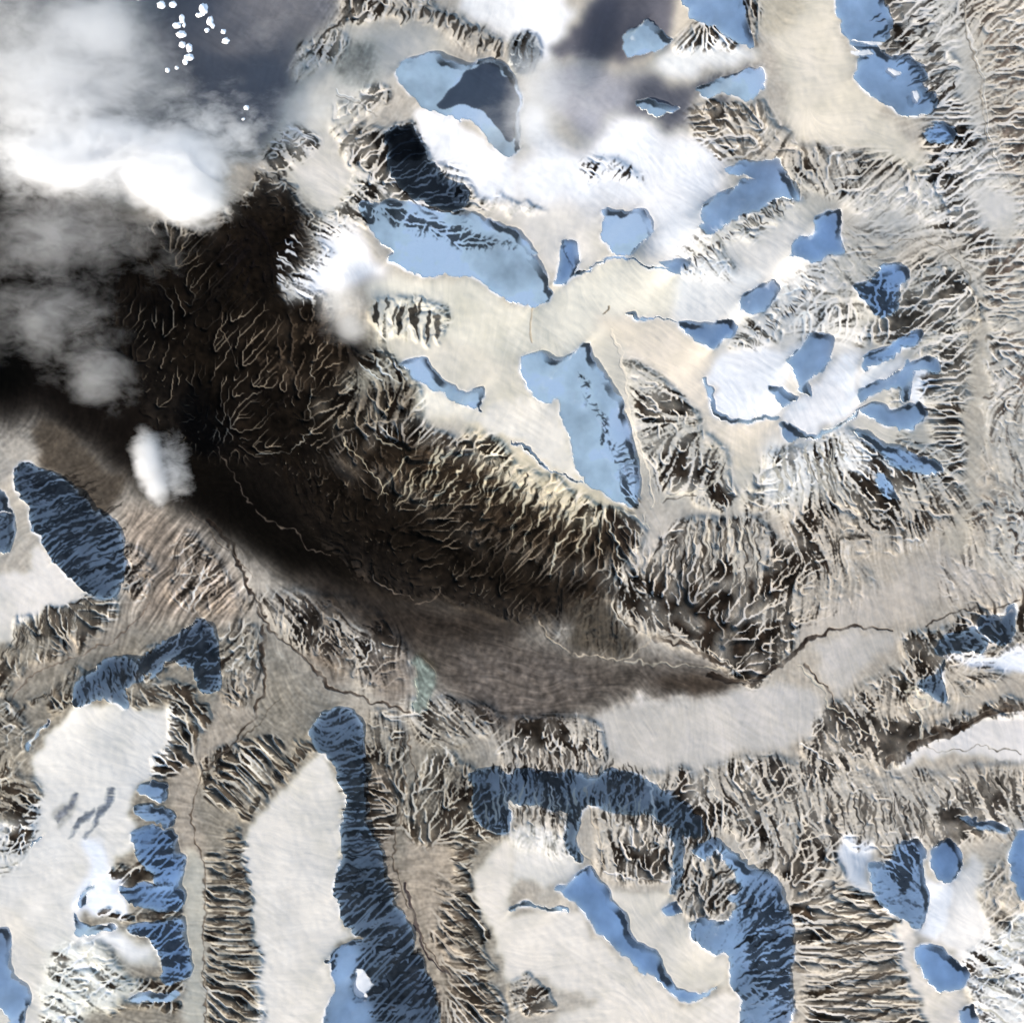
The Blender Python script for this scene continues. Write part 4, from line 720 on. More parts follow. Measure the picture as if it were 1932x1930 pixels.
# bright rim, a highlight painted into the ground colour round the shaded faces
shade_soft = gblur(shade.astype(F4), 1.3)
around = gblur(shade.astype(F4), 4.0)
bright = tone.mean(axis=2) > 150
slate = (tone[..., 2] - tone[..., 0] > 2) & (tone.mean(axis=2) < 172) & (Y < 330) & (X > 560)  # where cloud shade is painted into the ground colour
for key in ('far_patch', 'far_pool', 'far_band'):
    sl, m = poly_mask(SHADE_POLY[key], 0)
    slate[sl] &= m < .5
w = (np.clip(around * 3.6 - .2, 0, 1) * bright * ~slate)
w = gblur(w.astype(F4), 1.0)
tone += (w * np.clip(.45 + .3 * gnoise(9), 0, .9))[..., None] * (np.array((250, 250, 250), F4) - tone)
ice = gblur((shade & ~slate).astype(F4), .8)  # mask of the shaded faces that take the painted shade tint
# shade tint painted into each shaded face's albedo: pale, mid, blue or deep
SHADE_TINT = {'mid': (.50, .55, .62), 'shade_blue': (.38, .46, .58), 'shade_deep': (.205, .215, .23), 'shade_pale': (.90, .90, .84)}
TINT_OF = dict(canyon='shade_blue', little_notch='shade_blue', south_oval='shade_blue', south_round='shade_blue', south_bowl='mid', south_edge='shade_blue', south_chip='mid', south_sill='mid',
              east_arm='mid', east_arm_foot='shade_blue', ragged='shade_blue', round_hollow='shade_blue', slab='mid', wedge='shade_blue', kite='mid', kite_foot='mid', lobe_tip='mid', fin='shade_blue',
              star='mid', trough='mid', trough_low='mid', trough_low_b='mid', top_field='mid', corner_pool='mid', long_wall='shade_deep', west_wall='shade_deep', west_edge='shade_deep',
              spur_blue='shade_deep', crescent='shade_deep', arc='shade_deep', scarp='shade_deep', dark_face_a='shade_deep', dark_face_b='shade_deep', dark_face_c='shade_deep', dark_face_d='shade_deep', trench_a='shade_deep', trench_b='shade_deep',
              blue_rock_a='shade_deep', blue_rock_b='shade_deep', blue_rock_c='shade_deep', ribbed_wall='mid', notch='shade_blue', black_cliff='shade_deep',
              stack_c='shade_blue', stack_g='shade_blue', stack_d='shade_blue', stack_b='mid', stack_a='mid', east_bowl='mid', small_square='shade_pale', square_foot='mid')
shade_alb = np.empty((N, N, 3), F4)
shade_alb[:] = SHADE_TINT['shade_pale']
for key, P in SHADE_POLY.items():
    kind = TINT_OF.get(key, 'shade_pale')
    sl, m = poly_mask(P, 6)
    shade_alb[sl] += m[..., None] * (np.array(SHADE_TINT[kind], F4) - shade_alb[sl])
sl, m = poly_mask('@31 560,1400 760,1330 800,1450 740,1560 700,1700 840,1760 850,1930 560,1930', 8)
shade_alb[sl] += m[..., None] * (np.array(SHADE_TINT['mid'], F4) - shade_alb[sl])
shade_alb *= (1 + .13 * gnoise(28) + .06 * gnoise(9) + .02 * gnoise(3))[..., None]
shade_alb = np.clip(shade_alb, 0, .92)

# --- flow of the slopes
fx, fy, fa, fb, fu, fv = [], [], [], [], [], []
tile = 'F'
for t in FLOW.split():
    if t[0] == '@':
        tile = t[1:]
        continue
    a, b = (conv(tile, q) for q in t.split('>'))
    dx, dy = b[0] - a[0], b[1] - a[1]
    L = math.hypot(dx, dy)
    if L < 1:
        continue
    th = 2 * math.atan2(dy, dx)
    for k in (.1, .5, .9):
        fu.append(dx / L); fv.append(dy / L)
        fx.append(a[0] + k * dx); fy.append(a[1] + k * dy)
        fa.append(math.cos(th)); fb.append(math.sin(th))
fx, fy, fa, fb = (np.array(v, F4) for v in (fx, fy, fa, fb))
S8 = 8
xs, ys = X[::S8, ::S8], Y[::S8, ::S8]
wa = np.zeros(xs.shape, F4); wb = np.zeros(xs.shape, F4)
wu = np.zeros(xs.shape, F4); wv = np.zeros(xs.shape, F4); wsum = np.zeros(xs.shape, F4)
for x0, y0, a0, b0, u0, v0 in zip(fx, fy, fa, fb, fu, fv):
    wt = 1.0 / ((xs - x0) ** 2 + (ys - y0) ** 2 + 150.0) ** 1.5
    wa += wt * a0; wb += wt * b0
    wu += wt * F4(u0); wv += wt * F4(v0); wsum += wt


def up8(a):
    h, w_ = a.shape
    g = np.arange(N) / S8
    i = np.clip(g.astype(int), 0, h - 2); f = np.clip(g - i, 0, 1).astype(F4)
    r = a[i] * (1 - f)[:, None] + a[i + 1] * f[:, None]
    return (r[:, i] * (1 - f) + r[:, i + 1] * f).astype(F4)


ang = .5 * np.arctan2(up8(wb / np.hypot(wa, wb)), up8(wa / np.hypot(wa, wb)))

# --- drainage: rain run down the traced slopes cuts a branching net of gullies
def drainage():
    u, v = up8(wu / wsum), up8(wv / wsum)
    K2s = K2.copy(); K2s[0, 0] = 1
    pot = np.fft.irfft2((1j * KX * np.fft.rfft2(u) + 1j * KY * np.fft.rfft2(v)) / K2s, s=(N, N))   # falls along the slopes
    pot = (pot - pot.mean()).astype(F4)
    z = pot + .34 * gnoise(1.8) + .75 * gnoise(5) + 1.5 * gnoise(13)
    offs = [(-1, -1), (-1, 0), (-1, 1), (0, -1), (0, 1), (1, -1), (1, 0), (1, 1)]
    base = np.arange(N * N).reshape(N, N)
    for rnd in range(3):
        best = np.zeros((N, N), F4); rec = base.copy()
        for di, dj in offs:
            d = (z - np.roll(np.roll(z, -di, 0), -dj, 1)) / F4(math.hypot(di, dj))
            up = d > best
            best[up] = d[up]
            rec[up] = np.roll(np.roll(base, -di, 0), -dj, 1)[up]
        order = np.argsort(-z, axis=None).tolist()
        r = rec.ravel().tolist(); acc = [1.0] * (N * N)
        for i in order:
            q = r[i]
            if q != i:
                acc[q] += acc[i]
        acc = np.array(acc, F4).reshape(N, N)
        la = np.log(acc)
        if rnd < 2:
            z = z - .55 * gblur(np.clip(la - 2, 0, 5), 1.6)
            z = gblur(z, .9)
    return la


la = drainage()
chan = np.clip((la - 3.0) / 2.4, 0, 1)
big = gblur(np.clip((la - 5.0) / 2.0, 0, 1), 1.5)
net = gblur(chan, .9) + 1.1 * big
net_n = net - gblur(net, 11)
net_n = np.clip(net_n / net_n.std(), -2.2, 2.6)
net_n = (net_n - net_n.mean()) / net_n.std()
big2 = gblur(np.clip((la - 5.6) / 1.5, 0, 1), 4.5); spur2 = np.clip(1 - big2 / np.percentile(big2, 90), 0, 1)
spur = gblur(net, 2.2); spur = np.clip(1 - spur / (np.percentile(spur, 92)), 0, 1)

# --- combs of ribs
rr = np.random.default_rng(5)
clear = np.zeros((N, N), F4)
combw = np.zeros((N, N), F4)
ribs_todo = []
for col, sp, ln, wd, dr, cl, crest in rows(COMBS):
    P = smooth(pts(crest), closed=False, n=6)
    seg = np.hypot(*np.diff(P, axis=0).T)
    s = np.concatenate(([0], np.cumsum(seg)))
    sp, ln, wd, cl = float(sp), float(ln), float(wd), float(cl)
    d0 = np.array([float(v) for v in dr.split(',')]); d0 /= np.hypot(*d0)
    t = rr.uniform(0, sp)
    while t < s[-1]:
        p = np.array([np.interp(t, s, P[:, 0]), np.interp(t, s, P[:, 1])])
        t += sp * rr.uniform(.6, 1.5)
        L = ln * rr.uniform(.45, 1.25)
        th = math.atan2(d0[1], d0[0]) + rr.normal(0, .11)
        d = np.array((math.cos(th), math.sin(th)))
        p = p + d * ln * rr.uniform(-.12, .2)
        ribs_todo.append((col, p, d, L, wd * rr.uniform(.55, 1.35), cl, sp, rr.uniform(.82, 1)))
def rib(p, d, L, wd, soft):
    e = p + d * L
    bb = bbox(np.array([p, e]), wd + 8)
    if bb[0] >= bb[1] or bb[2] >= bb[3]:
        return None, None
    x = XW[bb[0]:bb[1], bb[2]:bb[3]] - p[0]; y = YW[bb[0]:bb[1], bb[2]:bb[3]] - p[1]
    t = np.clip((x * d[0] + y * d[1]) / L, 0, 1)
    ds = np.abs(x * d[1] - y * d[0] + .05 * L * np.sin(t * 5 + L) * (.5 - t)) + np.maximum(np.abs((x * d[0] + y * d[1]) - t * L), 0)
    hw = wd / 2 * (.25 + .75 * np.sin(np.pi * (t ** .7)))
    return (slice(bb[0], bb[1]), slice(bb[2], bb[3])), np.clip((hw - ds) / soft * .5 + .5, 0, 1).astype(F4)
for col, p, d, L, wd, cl, sp, op in ribs_todo:
    if cl > 0:
        sl, m = rib(p, d, L * 1.05, sp * 1.7, 4)
        if sl:
            clear[sl] = np.maximum(clear[sl], m * cl)
# --- how much bare rock, how coarse, how jumbled
dens = np.zeros((N, N), F4); coarse = np.full((N, N), .4, F4); jumble = np.full((N, N), .3, F4)
for d, c, j, bl, outline in rows(RIBS):
    sl, m = poly_mask(outline, float(bl), warp=2.0)
    for arr, v in ((dens, d), (coarse, c), (jumble, j)):
        arr[sl] += m * (float(v) - arr[sl])
inn = shade
dens = np.where(inn, shade_rock, dens)
for d, c, j, bl, outline in rows(RIBS_IN):
    sl, m = poly_mask(outline, float(bl), warp=2.0)
    for arr, v in ((dens, d), (coarse, c), (jumble, j)):
        arr[sl] += m * (float(v) - arr[sl])
dens *= 1 - .8 * clear
ang = ang + jumble * (.40 * gnoise(24) + .30 * gnoise(9)) + .10 * gnoise(20) + .06 * gnoise(7)
CA, SA = np.cos(ang).astype(F4), np.sin(ang).astype(F4)


def lic(sig, steps):
    """white noise smeared along the slopes: gullies and ribs"""
    src = gnoise(sig, band=False).ravel()
    ca, sa = CA.ravel(), SA.ravel()
    jj, ii = np.meshgrid(np.arange(N, dtype=F4), np.arange(N, dtype=F4))
    acc = src.copy().reshape(N, N)
    for sgn in (1, -1):
        px, py = jj.copy(), ii.copy()
        vx, vy = CA * sgn, SA * sgn
        for k in range(steps):
            px += vx; py += vy
            np.clip(px, 0, N - 1.01, out=px); np.clip(py, 0, N - 1.01, out=py)
            idx = (py + .5).astype(np.int32) * N + (px + .5).astype(np.int32)
            acc += src[idx] * F4(.5 + .5 * math.cos(math.pi * k / steps))
            nx, ny = ca[idx], sa[idx]
            s = np.where(nx * vx + ny * vy < 0, F4(-1), F4(1))
            vx, vy = nx * s, ny * s
    acc = (acc - acc.mean()) / acc.std()
    return acc


def uni(z):
    return (.5 * (1 + np.tanh(.8 * z))).astype(F4)


lf = lic(1.5, 24)
lc = lic(3.0, 42)
lf0, lc0 = lf, lc
lf = lf - .75 * gblur(lf, 8); lf /= lf.std()
lc = lc - .75 * gblur(lc, 16); lc /= lc.std()
lump = gnoise(4.5) * .8 + gnoise(2.2) * .6
mix = lf * (1 - coarse) + lc * coarse
mix = mix / np.sqrt((1 - coarse) ** 2 + coarse ** 2)
jm = np.clip(jumble * .8 - .25, 0, .5)
mix = (mix * (1 - jm) + lump * jm) / np.sqrt((1 - jm) ** 2 + jm ** 2)
mix = (.55 * mix + .85 * net_n) / 1.01
gul = uni(mix * .95 + .22 * gnoise(1.6) + .2 * gnoise(11))
patch = gnoise(26)
de = np.clip(dens + .17 * patch * np.clip(dens * 3, 0, 1) * np.clip((1 - dens) * 4, 0, 1), 0, 1)
sw = np.where(shade, F4(.2), F4(.17))
rock = np.clip((de + sw - gul) / (2 * sw), 0, 1) * np.clip(dens * 12, 0, 1)
rock = rock * rock * (3 - 2 * rock) * np.where(shade, .9, np.clip(.92 + .2 * gnoise(12), .4, 1))
# dark rock and deeper shade painted along the far side of every shaded face
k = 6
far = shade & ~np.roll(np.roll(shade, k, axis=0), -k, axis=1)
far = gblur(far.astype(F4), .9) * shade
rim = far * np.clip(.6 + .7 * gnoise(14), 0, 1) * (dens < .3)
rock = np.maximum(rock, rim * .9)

# snow caught in the gullies, thin dust on the ribs between
ribz = gblur(np.clip(dens * 5, 0, 1) * (~shade) * (1 - .7 * clear), 3)
lum0 = tone.mean(axis=2)
gm = ribz * np.clip((lum0 - 70) / 60, 0, 1)
tone *= (1 + gm * .26 * (gul - .55))[..., None]
hi = gm * np.clip((gul - .72) / .2, 0, 1) * np.clip(.34 + .2 * gnoise(18) - .18 * np.clip((lum0 - 150) / 40, 0, 1), 0, .7)
tone += hi[..., None] * (np.array((246, 242, 234), F4) - tone)
veins = np.zeros((N, N), F4)
for sh_, outline in rows(VEINS):
    sl, m = poly_mask(outline, 16)
    veins[sl] = np.maximum(veins[sl], m * float(sh_))
line = np.clip(gblur(np.clip((la - 3.4) / 1.6, 0, 1), .6) * 1.5, 0, 1) * np.clip(.75 + .5 * gnoise(24), .1, 1)
vm = (veins * line)
tone += (vm * .8)[..., None] * (np.array((168, 152, 132), F4) - tone)
rock *= 1 - vm * .9

# --- combs: now draw them
rock *= 1 - .75 * clear
for col, p, d, L, wd, cl, sp, op in ribs_todo:
    sl, m = rib(p, d, L, wd, 1.1)
    if not sl:
        continue
    if col == 'R':
        rock[sl] = np.maximum(rock[sl], m * op)
    else:
        c = np.array([float(v) for v in col.split(',')], F4)
        tone[sl] += (m * op * .9)[..., None] * (c - tone[sl]); rock[sl] *= 1 - m * .9
        combw[sl] = np.maximum(combw[sl], m * op)
for (outline,) in rows(PEAKS):
    sl, m = poly_mask(outline, 1)
    tone[sl] += m[..., None] * (np.array((252, 252, 252), F4) - tone[sl])
    ice[sl] *= 1 - m; rock[sl] *= 1 - m * .8

# --- rock colour
rockc = np.empty((N, N, 3), F4)
rockc[:] = (44, 38, 32)
for col, bl, outline in rows('''
96,85,76|20|@F 1830,0 1932,0 1932,1060 1840,1060 1850,470 1880,380
72,68,62|18|@F 1560,380 1850,480 1830,760 1650,700 1500,560
74,67,59|14|@02 1220,260 1900,260 1900,480 1350,560 1060,560
86,79,70|14|@02 1330,830 1930,780 1930,1200 1000,1400 900,1000
40,32,24|20|@F 200,420 640,420 800,640 820,800 1100,900 1220,1000 1180,1120 900,1120 640,1000 400,800
42,35,29|16|@F 1170,950 1560,950 1560,1150 1480,1280 1200,1200
52,45,38|16|@F 0,1100 420,1250 800,1500 960,1500 960,1932 0,1932
60,55,50|16|@F 1460,1350 1932,1420 1932,1580 1460,1580
50,42,34|12|@D 1060,1380 1560,1400 1560,1932 1060,1932
'''):
    c = np.array([float(v) for v in col.split(',')], F4)
    sl, m = poly_mask(outline, float(bl))
    rockc[sl] += m[..., None] * (c - rockc[sl])
rockc[shade] = rockc[shade] * .5 + np.array((74, 74, 74), F4) * .5  # rock lightened in shaded faces, fill light put into its colour
sl, m = poly_mask(SHADE_POLY['black_cliff'], 3)
rockc[sl] *= (1 - .55 * m)[..., None]
rockc *= (1 + .16 * gnoise(10) + .12 * gnoise(3))[..., None]

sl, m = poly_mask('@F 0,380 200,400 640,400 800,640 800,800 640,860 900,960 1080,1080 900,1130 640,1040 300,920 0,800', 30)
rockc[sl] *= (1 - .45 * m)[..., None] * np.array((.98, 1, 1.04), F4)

# --- strokes: streams, tracks, bands
incise = np.zeros((N, N), F4)
for col, wa_, wb_, l in rows(STROKE):
    c = np.array([float(v) for v in col.split(',')], F4)
    sl, m = line_mask(l, float(wa_), float(wb_))
    m = m * np.clip(.8 + .22 * _n1[sl], .3, 1)
    tone[sl] += (m * .88)[..., None] * (c - tone[sl])
    rock[sl] *= 1 - m * .92
    if c.mean() > 170:
        combw[sl] = np.maximum(combw[sl], m)
    incise[sl] = np.maximum(incise[sl], m * min(float(wa_), 5) * .12)

# --- slate-grey streaks on the south-west plateau
for wd, l in rows('''13|@30 560,225 500,310 430,390
21|@30 830,200 790,300 720,420 640,540
14|@30 700,330 620,420 530,520
10|@30 640,350 570,460 '''):
    sl, m = line_mask(l, float(wd), 2, blur=3.5)
    m = m * np.clip(.95 + .3 * lf0[sl], 0, 1)
    tone[sl] += (m * .85)[..., None] * (np.array((92, 100, 112), F4) - tone[sl])

# --- fine grain of the open ground
w_ = np.fft.rfft2(_rng.standard_normal((N, N)))
ka, kb = (KX * .84 + KY * .54), (KY * .84 - KX * .54)
drift = np.fft.irfft2(w_ * np.exp(-(ka * 16) ** 2 / 2 - (kb * 1.6) ** 2 / 2), s=(N, N)); drift = (drift / drift.std() * np.clip(.4 + .7 * gnoise(40), 0, 1.6)).astype(F4)
lum = tone.mean(axis=2)
mid = np.clip((205 - lum) / 60, 0, 1) * (~shade)
for outline in ('@F 0,10 560,10 600,100 560,280 420,420 0,420', '@02 0,0 1250,0 1350,900 500,1150 0,1150'):
    sl, m = poly_mask(outline, 20)
    mid[sl] *= 1 - .9 * m
tone *= (1 + mid * (.045 * lf + .05 * gnoise(2) + .04 * gnoise(6)) + (1 - mid) * (.006 * lc + .004 * gnoise(3) + .022 * gnoise(40) + .012 * gnoise(12) + .010 * drift))[..., None]
# braided streams of the plain
sl, m = poly_mask('@F 470,1130 640,1140 760,1150 880,1170 1040,1220 1180,1240 1400,1275 1300,1320 1120,1335 1060,1370 930,1375 880,1330 820,1290 760,1230 640,1170', 14)
bl = lic(1.1, 26)[sl]
tone[sl] *= (1 + m * (np.clip(.05 * bl + .16 * np.clip(bl - 1.1, 0, 1.5) * -1, -.35, .15) + .05 * _n1[sl] + .05 * _n3[sl] + .04 * _n4[sl]))[..., None]
sl, m = poly_mask('@F 190,990 330,960 440,1040 480,1140 420,1190 300,1180 180,1180 230,1100', 10)
tone[sl] *= (1 + m * np.clip(.09 * lc[sl] + .08 * lf[sl], -.4, .3))[..., None]
warm = np.clip((222 - tone.mean(axis=2)) / 30, 0, 1) * np.clip((tone[..., 0] - tone[..., 2] + 4) / 8, 0, 1)
tone[..., 1] *= 1 + .010 * warm; tone[..., 2] *= 1 - .004 * warm
tone = np.clip(tone, 4, 253)

# --- pond
LAKE = '@21 1190,1060 1230,1080 1330,1150 1360,1220 1340,1300 1310,1380 1290,1470 1230,1530 1180,1500 1200,1420 1230,1380 1220,1290 1200,1180'
sl_lake, lake_m = poly_mask(LAKE, 0)
lake = np.zeros((N, N), bool); lake[sl_lake] = lake_m > .5
rock[lake] = 0
tone[lake] *= (1 + .07 * gnoise(5) + .05 * gnoise(2))[..., None][lake]

# ------------------------------------------------------------------ relief
dens = np.maximum(dens, .5 * clear)
relief = np.clip(dens * 4, 0, 1)
relief = gblur(np.where(shade, .55, relief).astype(F4) * np.clip(dens * 6, 0, 1), 2)
Hd = relief * (.45 * rock + .3 * (1 - gul) + .3 * uni(lc) + 1.5 * spur + 4.2 * spur2 * np.clip(coarse * 1.6 - .2, .3, 1))
Hd += (.10 + .10 * relief) * gnoise(4) + .5 * gnoise(22) + .03 * lf * 1.0
Hd += shade * (.35 * gnoise(5) + 1.5 * gnoise(15))
Hd -= incise
Hd = Hd.astype(F4)

KS = (KX - KY) / math.sqrt(2)          # along the light: right and up in the picture
KT = (KX + KY) / math.sqrt(2)
DEN = KS ** 2 + .07 * KT ** 2 + .0028 ** 2
SOLVE = -1j * KS / DEN * np.exp(-K2 * .8 ** 2 / 2)


def cast(H):
    """which cells the sun does not reach"""
    M = np.empty_like(H)
    M[N - 1] = H[N - 1]
    d = F4(TAN * math.sqrt(2) * CELL)
    sh = np.zeros((N, N), bool)
    for i in range(N - 2, -1, -1):
        prev = np.empty(N, F4)
        prev[1:] = M[i + 1, :-1] - d
        prev[0] = -1e9
        M[i] = np.maximum(H[i], prev)
        sh[i] = prev > H[i] + .02
    return sh


fade = np.zeros((N, N), F4)
for f_, bl_, outline in rows('''
.75|7|@01 820,1640 900,1690 1080,1930 960,1930 860,1800
.8|8|@33 560,580 770,570 820,700 780,820 780,930 660,880
.7|9|@02 1380,1520 1560,1440 1460,1600 1430,1760 1340,1800
.7|8|@02 880,1880 1070,1800 1110,1930 900,1930
.6|10|@02 0,1000 300,900 620,1000 520,1150 200,1150
.6|8|@13 1060,800 1300,800 1350,920 1100,1000
'''):
    sl, m = poly_mask(outline, float(bl_))
    fade[sl] = np.maximum(fade[sl], m * float(f_))
g = np.where(shade, F4(-1.2 * TAN), .04 - fade * F4(TAN * .95))
for it in range(9):
    H = np.fft.irfft2(np.fft.rfft2(g - g.mean() * .97) * SOLVE, s=(N, N)).astype(F4) + Hd
    sh = cast(H)
    if it == 8:
        break
    g += gblur((shade & ~sh).astype(F4), .8) * F4(-.30 * TAN)
    g += gblur((~shade & sh & (rock < .5) & (fade < .1)).astype(F4), 1.5) * F4(.16 * TAN)
    np.clip(g, -2.6 * TAN, .30, out=g)
H[lake] = np.median(H[lake])
H -= H.min()
